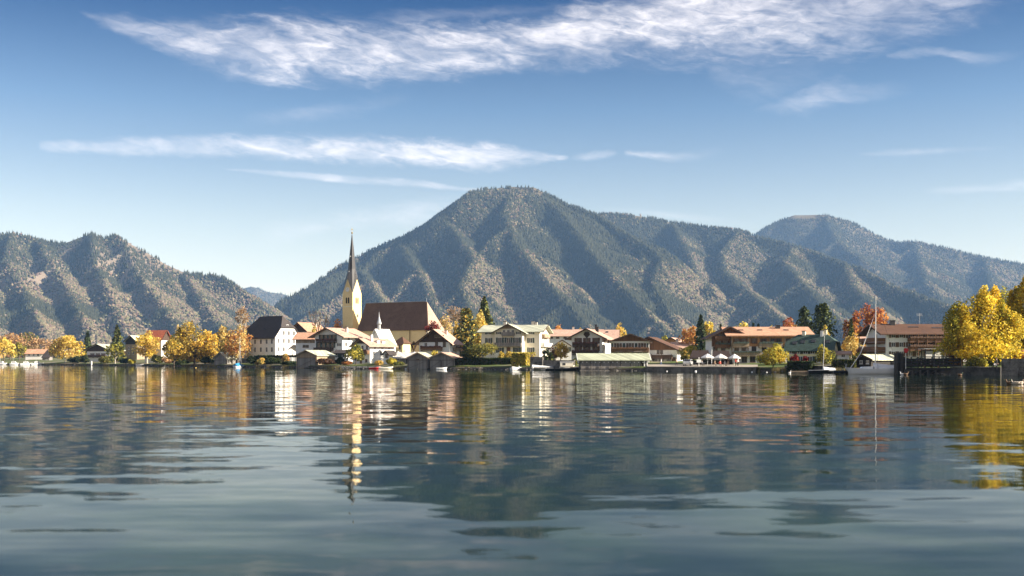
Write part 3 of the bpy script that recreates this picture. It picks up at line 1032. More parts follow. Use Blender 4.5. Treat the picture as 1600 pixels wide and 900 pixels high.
    def clad(s, py, mat='dark_wood', face='f', t=0.09, top=None):
        """boarding over the upper part of a face"""
        z = s.zz(py); hw = s.w / 2
        if face == 'f':
            if s.axis == 'y':
                P = [(-hw, z), (hw, z), (hw, s.h - .02), (0, s.h + s.rh - .02), (-hw, s.h - .02)] if z < s.h else [(-hw * (1 - (z - s.h) / s.rh), z), (hw * (1 - (z - s.h) / s.rh), z), (0, s.h + s.rh - .02)]
            else:
                P = [(-hw, z), (hw, z), (hw, (s.zz(top) if top else s.h) - .02), (-hw, (s.zz(top) if top else s.h) - .02)]
            MB().prism(P, -t, 0.0, 'y').build('boarding', M[mat], s.o)
        else:
            sg = 1 if face == 'r' else -1
            hd = s.d / 2
            if s.axis == 'y': P = [(0, z), (s.d, z), (s.d, s.h - .02), (0, s.h - .02)]
            else: P = [(0, z), (s.d, z), (s.d, s.h - .02), (hd, s.h + s.rh - .02), (0, s.h - .02)] if z < s.h else [(hd * (z - s.h) / s.rh, z), (s.d - hd * (z - s.h) / s.rh, z), (hd, s.h + s.rh - .02)]
            MB().prism(P, sg * hw, sg * (hw + t), 'x').build('boarding', M[mat], s.o)
        return s

    def balcony(s, face, u0, u1, py, mat='dark_wood', dp=1.2, rail=0.95, flowers=True, posts=0, top=None):
        L = s.flen(face)
        a, e = u0 * L, u1 * L
        loc, rz = s.place(face, (a + e) / 2, s.zz(py))
        hw = (e - a) / 2
        b = MB().box(-hw, hw, -dp, 0.0, -0.16, 0)
        for k in np.linspace(-hw + .2, hw - .2, max(2, int(hw))): b.box(k - .07, k + .07, -dp * .9, 0.0, -0.34, -0.161)
        o = b.build('balcony', M[mat], s.o, loc=loc, rz=rz)
        b = MB()
        b.box(-hw, hw, -dp - .03, -dp + .03, 0.08, rail - .08)
        b.box(-hw - .04, hw + .04, -dp - .07, -dp + .07, rail - .079, rail)
        for sx in (-1, 1): b.box(sx * hw - .03, sx * hw + .03, -dp + .031, -0.0, 0.08, rail - .08)
        b.build('railing', M[mat], o)
        if flowers:
            rs = random.Random(int(loc[0] * 100 + py))
            b = MB()
            n = max(3, int(hw * 3))
            for k in range(n):
                x = -hw + (k + .5) * 2 * hw / n
                b.box(x - hw / n * .9, x + hw / n * .9, -dp - .28, -dp - .08, rail - .25, rail + .05 + rs.random() * .22)
            b.build('flower_box', M[flowers if isinstance(flowers, str) else 'flower'], o)
        if posts and top:
            for k in np.linspace(-hw, hw, posts):
                MB().box(k - .08, k + .08, -dp - .05, -dp + .11, -.001, s.zz(top) - s.zz(py)).build('post', M[mat], o)
        return s

    def chimney(s, u, v, h=1.5, w=0.8, mat='brick'):
        """u across 0..1, v back 0..1, standing h above the roof there"""
        x, y = -s.w / 2 + u * s.w, v * s.d
        if s.axis == 'y': z = s.h + s.rh * (1 - abs(x) / (s.w / 2))
        else: z = s.h + s.rh * (1 - abs(y - s.d / 2) / (s.d / 2))
        b = MB().box(x - w / 2, x + w / 2, y - w / 2, y + w / 2, z - .6, z + h)
        b.box(x - w / 2 - .1, x + w / 2 + .1, y - w / 2 - .1, y + w / 2 + .1, z + h + .001, z + h + .13, 1)
        b.build('chimney', [M[mat], M['metal']], s.roof)
        return s

    def skylight(s, u, t, w=0.9, h=1.1):
        """roof window on the front slope of a roof with its ridge along the front; t from eave (0) to ridge (1)"""
        x, y = -s.w / 2 + u * s.w, t * s.d / 2
        z = s.h + s.rh * t + 0.25
        a = math.atan2(s.rh, s.d / 2)
        b = MB().box(-w / 2, w / 2, -h / 2, h / 2, -0.02, 0.12).box(-w / 2 + .08, w / 2 - .08, -h / 2 + .08, h / 2 - .08, 0.121, 0.135, 1)
        o = b.build('roof_window', [M['metal'], M['glass']], s.roof, loc=(x, y, z))
        o.rotation_euler = (a, 0, 0)
        return s


def boathouse(name, label, px0, px1, D, eave, ridge, yaw, depth, wall='grey_wood', roof='roof_pale', doors=2, door_mat='grey_wood', group='wooden boathouses along the shore', base=None, window=None):
    s = House(name, label, px0, px1, D, eave, ridge, yaw, depth, wall=wall, roof=roof, over=(0.5, 0.7), cat='boathouse', group=group, base=base, bargeboard='tan_wood')
    L = s.w
    for k in range(doors):
        a, e = (k + .06) * L / doors - L / 2, (k + .94) * L / doors - L / 2
        hh = s.h * 0.80
        o = MB().box(a, e, -0.1, -0.02, 0.15, hh).build('door', M[door_mat], s.o)
        b = MB().box(a - .1, a, -.16, 0, -.3, hh + .12).box(e, e + .1, -.16, 0, -.3, hh + .12).box(a, e, -.16, 0, hh + .001, hh + .12)
        b.build('door_frame', M['dark_wood'], o)
        MB().beam((a + .1, -.13, .3), (e - .1, -.13, hh - .15), .1, .05).build('brace', M['dark_wood'], o)
    for k in range(2 + doors):
        x = -L / 2 + k * L / (1 + doors)
        MB().tube([(x, -.35, -2.2), (x, -.35, .35)], .12, 6).build('pile', M['pile_wood'], s.o)
    if window:
        s.win('f', window, [0.5], .9, .8, 'tan_wood')
    return s


# ------------------------------------------------------------------ builders for plants
def leaf_cloud(rs, P, Nrm, size, cols):
    """quads at points P turned roughly along Nrm"""
    n = len(P)
    d = Nrm * 0.7 + rs.normal(0, 0.9, (n, 3))
    d /= np.linalg.norm(d, axis=1)[:, None] + 1e-9
    t = np.cross(d, rs.normal(0, 1, (n, 3))); t /= np.linalg.norm(t, axis=1)[:, None] + 1e-9
    b = np.cross(d, t)
    s1 = size * rs.uniform(0.6, 1.25, n)[:, None]; s2 = s1 * rs.uniform(0.55, 0.9, n)[:, None]
    V = np.stack([P + t * s1, P + b * s2, P - t * s1, P - b * s2], 1).reshape(-1, 3)
    return V, np.arange(4 * n).reshape(n, 4), np.repeat(cols, 4, 0)


def crown_points(rs, w, h, z0, n, lumps=16, shape=1.0, lean=0.0, peak=0.3):
    """leaf positions: clumps spread over an uneven rounded crown"""
    cs, rr = [], []
    for k in range(lumps):
        th = rs.uniform(0, 2 * math.pi)
        v = rs.uniform(-0.85, 0.98)
        ring = math.sqrt(max(0, 1 - v * v)) ** shape
        q = rs.uniform(0.5, 0.92)
        cs.append((math.cos(th) * ring * q * w / 2, math.sin(th) * ring * q * w / 2, z0 + h / 2 + v * q * h / 2))
        rr.append(rs.uniform(0.15, 0.34))
    cs, rr = np.array(cs), np.array(rr)
    pr = rr ** 2; pr /= pr.sum()
    ci = rs.choice(lumps, n, p=pr)
    d = rs.normal(0, 1, (n, 3)); d /= np.linalg.norm(d, axis=1)[:, None]
    r = rs.uniform(0.25, 1.0, n) ** 0.5
    P = cs[ci] + d * (r * rr[ci])[:, None] * np.array([w * .5, w * .5, h * .5])[None] * 1.35
    # an inner cloud ties the clumps together
    k = int(n * 0.3)
    d2 = rs.normal(0, 1, (k, 3)); d2 /= np.linalg.norm(d2, axis=1)[:, None]
    P[:k] = d2 * (rs.uniform(0.2, 1, k) ** (1 / 2.2))[:, None] * np.array([w * .42, w * .42, h * .43]) + np.array([0, 0, z0 + h / 2])
    t = np.clip((P[:, 2] - z0) / h, 0, 1.1)
    k = (1 + peak * 0.35) - peak * t ** 1.3
    P[:, 0] *= k; P[:, 1] *= k
    P[:, 2] = np.maximum(P[:, 2], z0 * 0.6 + 0.1)
    P[:, 0] += lean * (P[:, 2] - z0)
    N_ = P - np.array([0, 0, z0 + h * 0.35]); N_ /= np.linalg.norm(N_, axis=1)[:, None] + 1e-9
    return P, N_, ci, cs


YEL = [(0.66, 0.50, 0.09), (0.60, 0.44, 0.07), (0.70, 0.56, 0.16)]
GOLD = [(0.62, 0.44, 0.12), (0.55, 0.36, 0.08), (0.66, 0.51, 0.19)]
DGOLD = [(0.52, 0.32, 0.05), (0.60, 0.40, 0.07), (0.26, 0.19, 0.04), (0.15, 0.13, 0.035)]
ORANGE = [(0.54, 0.26, 0.08), (0.60, 0.34, 0.10), (0.46, 0.20, 0.07)]
OLIVE = [(0.17, 0.17, 0.045), (0.24, 0.21, 0.05), (0.11, 0.13, 0.04)]
YGREEN = [(0.45, 0.40, 0.06), (0.35, 0.33, 0.05), (0.52, 0.44, 0.08)]
DARKG = [(0.045, 0.065, 0.028), (0.06, 0.08, 0.03), (0.035, 0.05, 0.022)]
PINK = [(0.45, 0.30, 0.18), (0.50, 0.34, 0.17), (0.38, 0.24, 0.14)]
BEECH = [(0.34, 0.10, 0.045), (0.42, 0.17, 0.05), (0.24, 0.07, 0.04), (0.5, 0.24, 0.06)]
RED = [(0.28, 0.04, 0.03), (0.2, 0.03, 0.03)]
PALE = [(0.66, 0.52, 0.22), (0.60, 0.46, 0.16)]
_tree_no = [0]


def tree(name, label, px, top, wpx, D, cols, base=None, n=None, z0=0.16, lumps=16, leaf=None, group=None, cat='tree', shape=1.0, trunk='bark', lean=0.0, mat='leaf', dens=1.0, soil=None, peak=0.3, lobes=None):
    _tree_no[0] += 1
    rs = np.random.RandomState(100 + _tree_no[0])
    x = X(px, D)
    gz = ground(x, D) if soil is None else soil
    if base is not None: gz = Z(base, D)
    H, w = Z(top, D) - gz, wpx / F * D
    leaf = leaf or D * 0.00105
    zc = z0 * H
    ch = (H - zc) * 0.97
    n = n or int(np.clip(dens * 5.2 * w * ch / (leaf * leaf * 2), 500, 22000))
    o = thing(name, label, cat, (x, D, gz), 0, group)
    P, Nn, ci, cs = crown_points(rs, w * 0.98, ch, zc, n, lumps, shape, lean, peak)
    if lobes:                                   # several leaders make an uneven outline
        P, Nn, ci, cs = [], [], [], []
        tot = sum(a[1] * a[2] for a in lobes); lumps = max(6, lumps // len(lobes))
        for q, (dx, wf, hf) in enumerate(lobes):
            a = crown_points(rs, w * wf, ch * hf, zc, max(50, int(n * wf * hf / tot)), lumps, shape, lean, peak)
            a[0][:, 0] += dx * w; a[0][:, 1] += rs.uniform(-.12, .12) * w; a[3][:, 0] += dx * w
            P.append(a[0]); Nn.append(a[1]); ci.append(a[2] + q * lumps); cs.append(a[3])
        P, Nn, ci, cs = np.concatenate(P), np.concatenate(Nn), np.concatenate(ci), np.concatenate(cs)
        n = len(P); lumps = lumps * len(lobes)
    cols = np.array(cols)
    lump_c = rs.randint(0, len(cols), lumps + 1)
    pick = np.where(rs.rand(n) < 0.65, lump_c[ci], rs.randint(0, len(cols), n))
    K = cols[pick] * (rs.uniform(0.75, 1.25, (lumps, 1))[ci]) * rs.uniform(0.7, 1.3, (n, 1))
    V, f, K = leaf_cloud(rs, P, Nn, leaf, K)
    link('crown', mesh_np('crown', V, f, M[mat], K), o)
    r = max(0.09, min(0.5, H * 0.022))
    b = MB()
    top_t = zc + ch * 0.55
    b.tube([(0, 0, -0.5), (0.03 * H * rs.uniform(-1, 1) * .3, 0, zc * .6), (lean * ch * .2, 0, zc + ch * .2), (lean * ch * .5, 0, top_t)], [r * 1.5, r * 1.05, r * .8, r * .25], 7)
    for k in range(min(lumps, 9)):
        zb = zc * 0.9 + ch * 0.3 * rs.rand()
        p = cs[k]
        mid = (p[0] * .45, p[1] * .45, zb + (p[2] - zb) * .45 + .1 * ch * .3)
        b.tube([(lean * (zb - zc), 0, zb), mid, tuple(p)], [r * .5, r * .32, r * .08], 5)
    b.build('trunk', M[trunk], o)
    return o


def bush(name, label, px, top, wpx, D, cols, base=None, **kw):
    kw.setdefault('z0', 0.03); kw.setdefault('lumps', 9)
    return tree(name, label, px, top, wpx, D, cols, base, cat=kw.pop('cat', 'bush'), **kw)


def conifer(name, label, px, top, wpx, D, cols=DARKG, base=None, group='conifers rising above the roofs', tiers=11, loose=0.0, z0=0.06, pine=False, n=None):
    _tree_no[0] += 1
    rs = np.random.RandomState(100 + _tree_no[0])
    x = X(px, D)
    gz = ground(x, D) if base is None else Z(base, D)
    H, w = Z(top, D) - gz, wpx / F * D
    leaf = D * 0.0012
    n = n or int(np.clip(9 * w * H / (leaf * leaf * 3), 1200, 12000))
    o = thing(name, label, 'tree', (x, D, gz), 0, group)
    t = rs.uniform(0, 1, n) ** 1.35
    tt = np.floor(t * tiers) / tiers + rs.uniform(0, 1.0, n) ** 1.4 / tiers
    ph = rs.uniform(0, 2 * math.pi, n)
    tier_k = np.floor(t * tiers).astype(int)
    arms = rs.randint(5, 8, tiers + 1)
    off = rs.uniform(0, 6.28, tiers + 1)
    ph = np.where(rs.rand(n) < 0.7, np.round((ph - off[tier_k]) / (2 * math.pi) * arms[tier_k]) / arms[tier_k] * 2 * math.pi + off[tier_k] + rs.normal(0, 0.16, n), ph)
    armlen = 1 + 0.35 * (vnoise(ph * 1.3 + tier_k * 3.7, tier_k * 5.1) - 0.5) * (1 + loose)
    if pine: prof = np.clip(np.sqrt(np.clip(1 - (tt - 0.25) ** 2 / 0.6, 0, 1)), 0.12, 1) * 0.9
    else: prof = (1 - tt) ** 0.8
    R = w / 2 * prof * armlen
    q = rs.uniform(0.02, 1, n) ** 0.7
    r = R * q
    z = z0 * H + tt * H * (0.97 - z0) - (r * 0.22 if not pine else -r * 0.08) + rs.normal(0, 0.12, n)
    P = np.stack([r * np.cos(ph), r * np.sin(ph), np.maximum(z, 0.2)], 1)
    Nn = np.stack([np.cos(ph) * .5, np.sin(ph) * .5, np.full(n, 0.9)], 1)
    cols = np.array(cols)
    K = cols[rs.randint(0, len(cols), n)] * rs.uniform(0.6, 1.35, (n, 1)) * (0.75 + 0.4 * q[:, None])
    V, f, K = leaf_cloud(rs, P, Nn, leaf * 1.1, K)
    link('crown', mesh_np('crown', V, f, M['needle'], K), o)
    b = MB().tube([(0, 0, -.5), (0, 0, H * .5), (0, 0, H * .97)], [max(.12, H * .018), max(.08, H * .011), .03], 7)
    for k in range(tiers):
        zt = z0 * H + (k + .3) / tiers * H * (.97 - z0)
        for a in range(0, int(arms[k]), 2):
            th = off[k] + a * 2 * math.pi / arms[k]
            rr = w / 2 * (1 - (k + .3) / tiers) ** .8 * .8
            b.tube([(0, 0, zt), (rr * math.cos(th), rr * math.sin(th), zt - rr * .2)], [.07, .02], 4, cap=False)
    b.build('trunk', M['bark'], o)
    return o


def bare_tree(name, label, px, top, wpx, D, mat='bark', base=None, leaves=None, seed=3, group=None, dens=1.0):
    """branches forking into twigs, with hardly a leaf"""
    rs = random.Random(seed)
    x = X(px, D); gz = ground(x, D) if base is None else Z(base, D)
    H, w = Z(top, D) - gz, wpx / F * D
    o = thing(name, label, 'tree', (x, D, gz), 0, group)
    trunk, twig = MB(), MB()
    tips = []
    def grow(p, d, ln, r, lev):
        q = p + d * ln
        (trunk if lev < 2 else twig).tube([p, (p + q) / 2 + Vector((rs.uniform(-1, 1), rs.uniform(-1, 1), 0)) * ln * .06, q], [r, r * .8, r * .6], 5 if lev < 2 else 3, cap=False)
        if lev >= 5: tips.append(q); return
        for k in range(3 if lev < 4 else 4):
            nd = (d + Vector((rs.uniform(-1, 1), rs.uniform(-1, 1), rs.uniform(-.25, .75))) * .85).normalized()
            nd.x *= w / H * 1.5; nd.y *= w / H * 1.5
            grow(q - d * ln * rs.uniform(0, .35), nd.normalized(), ln * rs.uniform(.55, .8), max(.035, r * .55), lev + 1)
    grow(Vector((0, 0, -.3)), Vector((0, 0, 1)), H * .30, H * .02, 0)
    ztop = max(t.z for t in tips); s = H / ztop
    for b in (trunk, twig): b.v = [(a * s, c * s, z * s) for a, c, z in b.v]
    trunk.build('trunk', M[mat], o)
    tw = twig.build('twigs', M[mat], o); tw['kind'] = 'stuff'
    if leaves:
        nr = np.random.RandomState(seed)
        T = np.array([tuple(t * s) for t in tips]); n = int(len(T) * 3 * dens)
        P = T[nr.randint(0, len(T), n)] + nr.normal(0, D * .0012, (n, 3))
        K = np.array(leaves)[nr.randint(0, len(leaves), n)] * nr.uniform(.7, 1.3, (n, 1))
        V, f, K = leaf_cloud(nr, P, np.tile([0, 0, 1.], (n, 1)), D * 0.0007, K)
        link('crown', mesh_np('crown', V, f, M['leaf'], K), o)
    return o


def hedge(name, label, px0, px1, top, D0, D1, th, cols, base=None, block=False, group=None, bz=None):
    """clipped hedge between two points of the ground"""
    _tree_no[0] += 1
    rs = np.random.RandomState(100 + _tree_no[0])
    a, b = Vector((X(px0, D0), D0, 0)), Vector((X(px1, D1), D1, 0))
    m = (a + b) / 2
    gz = ground(m.x, m.y) if bz is None else bz
    L, H = (b - a).length, Z(top, (D0 + D1) / 2) - gz
    o = thing(name, label, 'hedge', (m.x, m.y, gz), math.atan2(b.y - a.y, b.x - a.x), group)
    leaf = D0 * 0.0010
    n = int(np.clip(3.5 * (L * H * 2 + L * th + th * H * 2) / (leaf * leaf * 2), 600, 9000))
    P = np.stack([rs.uniform(-L / 2, L / 2, n), rs.uniform(-th / 2, th / 2, n), rs.uniform(0.0, H, n)], 1)
    s = rs.rand(n)
    fr = s < .5
    P[fr, 1] = np.where(rs.rand(fr.sum()) < .6, -th / 2, th / 2)
    tp = (s >= .5) & (s < .8); P[tp, 2] = H
    en = (s >= .8); P[en, 0] = np.where(rs.rand(en.sum()) < .5, -L / 2, L / 2)
    bump = (fbm(P[:, 0] * .8 + 3, P[:, 2] * .9 + P[:, 1], 3) - .5)[:, None] * np.array([0.3, 0.35, 0.5])
    Nn = np.stack([en * np.sign(P[:, 0]), fr * np.sign(P[:, 1]), tp * 1.0 + .2], 1)
    P = P + bump + rs.normal(0, .05, P.shape)
    cols = np.array(cols)
    K = cols[rs.randint(0, len(cols), n)] * rs.uniform(.7, 1.3, (n, 1))
    V, f, K = leaf_cloud(rs, P, Nn, leaf, K)
    link('foliage', mesh_np('foliage', V, f, M['leaf'], K), o)
    core = MB().box(-L / 2 + .15, L / 2 - .15, -th / 2 + .15, th / 2 - .15, -.5, H - .2)
    core.build('branches', M['bark'], o)
    return o


# ------------------------------------------------------------------ the village, from left to right
def merge(a, b):
    """make the parts of house b parts of house a"""
    bpy.context.view_layer.update()
    mi = a.o.matrix_world.inverted()
    for c in list(b.o.children):
        mw = c.matrix_world.copy()
        c.parent = a.o
        c.matrix_parent_inverse = Matrix()
        c.matrix_basis = mi @ mw
    bpy.data.objects.remove(b.o)


def village_left():
    House('house', 'low house with a long orange red roof behind the moored boats at the far left', 40, 68, 735, 552, 546, 0, 9, wall='white', roof='roof_orange', axis='x').win('f', 556, [.2, .45, .7], 1.2, 1.3)
    h = House('hut', 'small hut with a steep dark pyramid roof beside the golden round tree', 66, 77, 690, 558, 547.5, 0, 5, wall='grey_wood', roof='roof_dark', axis='x', q=0.05, cat='hut', over=(.4, .4))
    h.win('f', 562, [.5], 1, 1)
    h = House('chalet', 'low chalet with a wide pale roof and dark gable between two conifers', 136, 170, 580, 546, 538, -14, 12, wall='white', roof='roof_pale', over=(1.6, 1.6))
    h.clad(549, 'dark_wood').win('f', 556, [.25, .5, .75], 1.2, 1.4, 'trim', 'shutter_b').balcony('f', .1, .9, 558, 'dark_wood')
    h = House('house', 'grey house with dark twin boards and steep gable left of the yellow round tree', 196, 214, 600, 533, 524.5, -30, px2=230, wall='tan_wood', roof='roof_pale', over=(.8, 1))
    h.clad(538, 'black_wood').win('f', 546, [.3, .7], 1.1, 1.4).win('f', 554, [.3, .7], 1.1, 1.4)
    h = House('house', 'white house with a bright red roof and dark boarded gable behind the yellow tree', 226, 252, 500, 529, 516.5, -24, px2=266, wall='white', roof='roof_red', axis='x', over=(.8, 1))
    h.clad(532, 'dark_wood', 'r').win('f', 541, [.2, .5, .8], 1.1, 1.5).win('r', 541, [.3, .7], 1.1, 1.4, 'trim').win('r', 553, [.3, .7], 1.1, 1.4).balcony('r', .1, .9, 546, 'brown_wood')
    boathouse('boathouse', 'weathered grey boathouse with a pale gable roof left of the blue sailing boat', 335, 355, 408, 560, 551, -30, 12.5, 'grey_wood', 'roof_pale', 1, base=574.4)

    r = House('rectory', 'large white three storey house with a dark half hipped roof left of the church', 380, 430, 412, 526, 494, -36, px2=468, wall='white', roof='roof_dark', axis='x', q=0.42, over=(.7, .5))
    us = [(p - 380) / 50 for p in (391, 399, 408, 417, 425)]
    r.win('f', 537.5, us, 1.05, 1.75, 'trim').win('f', 550, us, 1.05, 1.75, 'trim')
    ur = [(p - 430) / 38 for p in (435, 443, 451, 459)]
    r.win('r', 536.5, ur, 1.15, 1.75).win('r', 549.5, ur[:2], 1.15, 1.75).win('r', 524, ur[1:], 1.15, 1.7).win('r', 512, [.5], 1.0, 1.2)
    z = r.zz(541)
    MB().box(-r.w / 2 - .05, r.w / 2 + .05, -.05, -.001, z, z + .18).build('string_course', M['trim'], r.o)
    MB().box(r.w / 2 + .001, r.w / 2 + .05, -.05, r.d, z, z + .18).build('string_course', M['trim'], r.o)
    for k in (.66, .70): r.skylight(k - .12, .34, .5, .7)
    lo, rz = r.place('r', r.d * .72, r.zz(556))
    pb = MB(); pb.box(-1.7, 1.7, -1.8, 0, 0, .25)
    for sx in (-1.6, 1.6): pb.box(sx - .1, sx + .1, -1.75, -1.55, .251, 2.6)
    pb.prism([(-2.2, 2.6), (0, 4.0), (2.2, 2.6), (2.2, 2.75), (0, 4.17), (-2.2, 2.75)], -2.1, -.01, 'y', 1)
    pb.build('porch', [M['dark_wood'], M['roof_dark']], r.o, loc=lo, rz=rz)

    h = House('house', 'house with a red tiled roof and dark gable peeping out behind the white chalet', 455, 480, 455, 516.5, 504.5, -40, px2=508, wall='white', roof='roof_orange', over=(1, 1))
    h.clad(519, 'dark_wood').chimney(.75, .7, 1.5).chimney(.62, .9, 1.3)
    h = House('house', 'low white wing with a tan roof and boarded upper storey between rectory and chalet', 462, 497, 388, 529, 520, -10, 9, wall='white2', roof='roof_orange', axis='x', over=(1.1, 1))
    h.clad(536, 'tan_wood', 'f', top=529).win('f', 543, [.38, .52], 1.1, .95, 'shutter_b').win('f', 534.5, [.3, .6], .8, .7)
    c = House('chalet', 'white chalet with two dark carved balconies and a pale pink roof below the church tower', 492, 535, 378, 524.5, 513, -32, px2=573, wall='white2', roof='roof_pink', over=(1.9, 1.6))
    c.balcony('f', .12, .80, 534.3, 'dark_wood').balcony('f', .03, .68, 547.2, 'dark_wood', flowers=False)
    c.win('f', 530.5, [.25, .4, .55, .7], 1.2, 1.7, 'shutter_b', 'shutter').win('f', 543.5, [.15, .32, .48, .64], 1.3, 1.8, 'shutter_b', 'shutter').win('f', 541, [.88], .8, 1, 'trim', 'shutter')
    c.win('r', 531.5, [.25, .55, .8], 1.1, 1.3).win('r', 541.5, [.15, .4, .7], 1.2, 1.5).chimney(.78, .42, 1.6, .8).chimney(.6, .62, 1.1)
    c.win('f', 553, [.12, .5], 1.2, 1.4, 'trim', 'shutter')
    x = House('house', 'small white porch wing with dark roof right of the carved chalet', 523, 541, 363, 552, 547.5, -12, 6, wall='white2', roof='roof_dark', axis='x', over=(.6, .6))
    x.win('f', 558.5, [.25, .65], 1.4, 1.3, 'trim', 'shutter')
    b = boathouse('boathouse', 'brown boathouse with a low pale roof and lower slatted doors below the chalet', 463, 495, 348, 555.5, 548, -22, 11, 'tan_wood', 'roof_pale', 1, 'grey_wood', base=575.5)

    h = House('house', 'white house with a pink roof and three chimneys below the chapel spire', 553, 578, 352, 539.5, 529.5, -44, px2=616, wall='white', roof='roof_pink', over=(1.2, 1.2))
    h.clad(537, 'dark_wood').win('f', 546, [.55, .82], .9, 1.2, 'shutter_b').win('r', 546, [.2, .5, .78], .9, 1.2).win('r', 555, [.15, .45, .75], 1, 1.3).win('f', 556, [.3, .7], 1, 1.3).door('f', .45, 568).win('f', 566, [.78], 1.1, 1.0, 'shutter_b')
    h.balcony('f', .52, .98, 552, 'brown_wood', 1.0).chimney(.72, .25, 2.3, .65, 'trim').chimney(.85, .42, 1.0, 1.0, 'trim').chimney(.86, .62, .8, 1.0, 'trim')
    h = House('cottage', 'tiny white gabled cottage right of the pink roofed house', 599, 607, 336, 553, 548.5, -22, 5, wall='white', roof='roof_dark', over=(.5, .5))
    h.win('f', 559, [.62], .9, 1.2, 'shutter_b')
    h = House('outbuilding', 'long low outbuilding with a pale lead grey roof below the church nave', 609, 656, 338, 559, 551, -6, 6, wall='grey_wood', roof='roof_white', axis='x', over=(.5, .4), cat='outbuilding')
    h.win('f', 563.5, [.25], 1.2, .9, 'trim').chimney(.2, .45, .7, .5, 'trim').chimney(.42, .5, .5, .35, 'trim').chimney(.75, .45, .5, .35, 'trim')
    h.door('f', .62, 568, 1.3, 1.9, 'black_wood')


def church():
    D0, yaw = 432.0, math.radians(-29)
    k0, k1 = (560 - 800) / F, (668.5 - 800) / F
    c, s = math.cos(yaw), math.sin(yaw)
    x0 = k0 * D0
    L = (k1 * D0 - x0) / (c - k1 * s)
    W = 10.5
    gz = ground(x0, D0) - .2
    o = thing('church', 'yellow parish church with a needle sharp black spire and a long brown nave roof', 'church', (x0, D0, gz), yaw)
    h, rz = Z(514, D0) - gz, Z(475.5, D0 + 6) - gz
    hd = W / 2
    MB().box(0, L, 0, W, -1, h - .02).build('nave_wall', M['ochre'], o)
    MB().prism([(.05, h - .019), (W - .05, h - .019), (hd, rz - .05)], 0, .4, 'x').build('gable_wall', M['ochre'], o)
    b = MB()
    sl = (rz - h) / hd; e = .5; g = .04; t = .25
    kr = (666.5 - 800) / F                              # the ridge stops short: the choir end is hipped
    bx, by = x0 - hd * s, D0 + hd * c
    Lr = (kr * by - bx) / (c - kr * s)
    ze, zr = h - e * sl + g, rz + g
    Le = L + e
    MB().face([(-.2, -e, ze), (Le, -e, ze), (Lr, hd, zr), (-.2, hd, zr)])
    def plate(name, polys, mt):
        q = MB()
        for pl in polys: q.face(pl)
        me = q.mesh(name, mt)
        bm = bmesh.new(); bm.from_mesh(me); bmesh.ops.remove_doubles(bm, verts=bm.verts, dist=.001)
        for fc in bm.faces:
            if fc.normal.z < 0: fc.normal_flip()
        bm.to_mesh(me); bm.free()
        ob = link(name, me, o)
        md = ob.modifiers.new('thickness', 'SOLIDIFY'); md.thickness = t; md.offset = 1
        return ob
    rf = plate('nave_roof', [[(-.2, -e, ze), (Le, -e, ze), (Lr, hd, zr), (-.2, hd, zr)], [(Le, W + e, ze), (-.2, W + e, ze), (-.2, hd, zr), (Lr, hd, zr)]], M['roof_nave'])
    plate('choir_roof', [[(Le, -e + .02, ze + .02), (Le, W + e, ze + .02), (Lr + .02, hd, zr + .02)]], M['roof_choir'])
    MB().box(-.2, Lr, hd - .12, hd + .12, rz + g + t + .01, rz + g + t + .2).build('ridge_cap', M['grey_tin'], rf)
    MB().tube([(Lr, hd, zr), (Lr, hd, zr + 1.6)], .07, 6).build('finial', M['grey_tin'], rf)
    MB().box(0, L, -.12, -.001, h - .75, h - .35).build('cornice', M['trim'], o)
    MB().box(L + .001, L + .05, -.02, W + .02, -.9, h - .3).build('choir_wall', M['cream'], o)
    for u in (.42, .75):
        MB().tube([(u * L, -.16, 0), (u * L, -.16, h - .8)], .13, 6).build('drain_pipe', M['roof_brown'], o)
    MB().box(L - .7, L + .02, -.08, -.0, -.5, h - .76).build('corner_strip', M['cream'], o)
    for q, zz_ in ((.3, .42), (.7, .42)):
        w = link('window', window_mesh(1.1, 2.6, 'trim'), o, (L + .06, q * W, h * zz_), math.pi / 2)
        link('pane', pane_mesh(1.1, 2.6), w)
    # tower
    ty = math.radians(-33)
    Dt = 441.0
    xt = X(550, Dt)
    a = 20.6 / F * Dt
    cw, sw_ = math.cos(ty - yaw), math.sin(ty - yaw)
    lx, ly = xt - x0, Dt - D0
    px, py = lx * c + ly * s, -lx * s + ly * c          # into the church's own axes
    th, tg, ts = Z(459, Dt) - gz, Z(436, Dt) - gz, Z(366, Dt) - gz
    ha = a / 2
    tw = MB().box(-ha, ha, -ha, ha, -1, th)
    for sg in (-1, 1):
        tw.prism([(-ha, th), (ha, th), (0, tg)], sg * ha - (.35 if sg > 0 else 0), sg * ha + (.35 if sg < 0 else 0), 'y')
        tw.prism([(-ha, th), (ha, th), (0, tg)], sg * ha - (.35 if sg > 0 else 0), sg * ha + (.35 if sg < 0 else 0), 'x')
    T = tw.build('tower', M['ochre'], o, loc=(px, py, 0), rz=ty - yaw)
    # broach spire: eight faces between the gable tips and the corners
    sp = MB()
    q = ha * 1.0
    ring = []
    for k in range(8):
        an = k * math.pi / 4
        if k % 2 == 0:
            ring.append((math.cos(an) * (ha + .25), math.sin(an) * (ha + .25), tg + .25))
        else:
            ring.append((math.cos(an) * ha * 1.414 * 1.05, math.sin(an) * ha * 1.414 * 1.05, th + .1))
    mid = [(math.cos(k * math.pi / 4) * ha * .60, math.sin(k * math.pi / 4) * ha * .60, tg + (ts - tg) * .22) for k in range(8)]
    hi = [(math.cos(k * math.pi / 4) * .12, math.sin(k * math.pi / 4) * .12, ts) for k in range(8)]
    for k in range(8):
        k2 = (k + 1) % 8
        sp.face([ring[k], ring[k2], mid[k2], mid[k]])
        sp.face([mid[k], mid[k2], hi[k2], hi[k]])
    sp.face(hi)
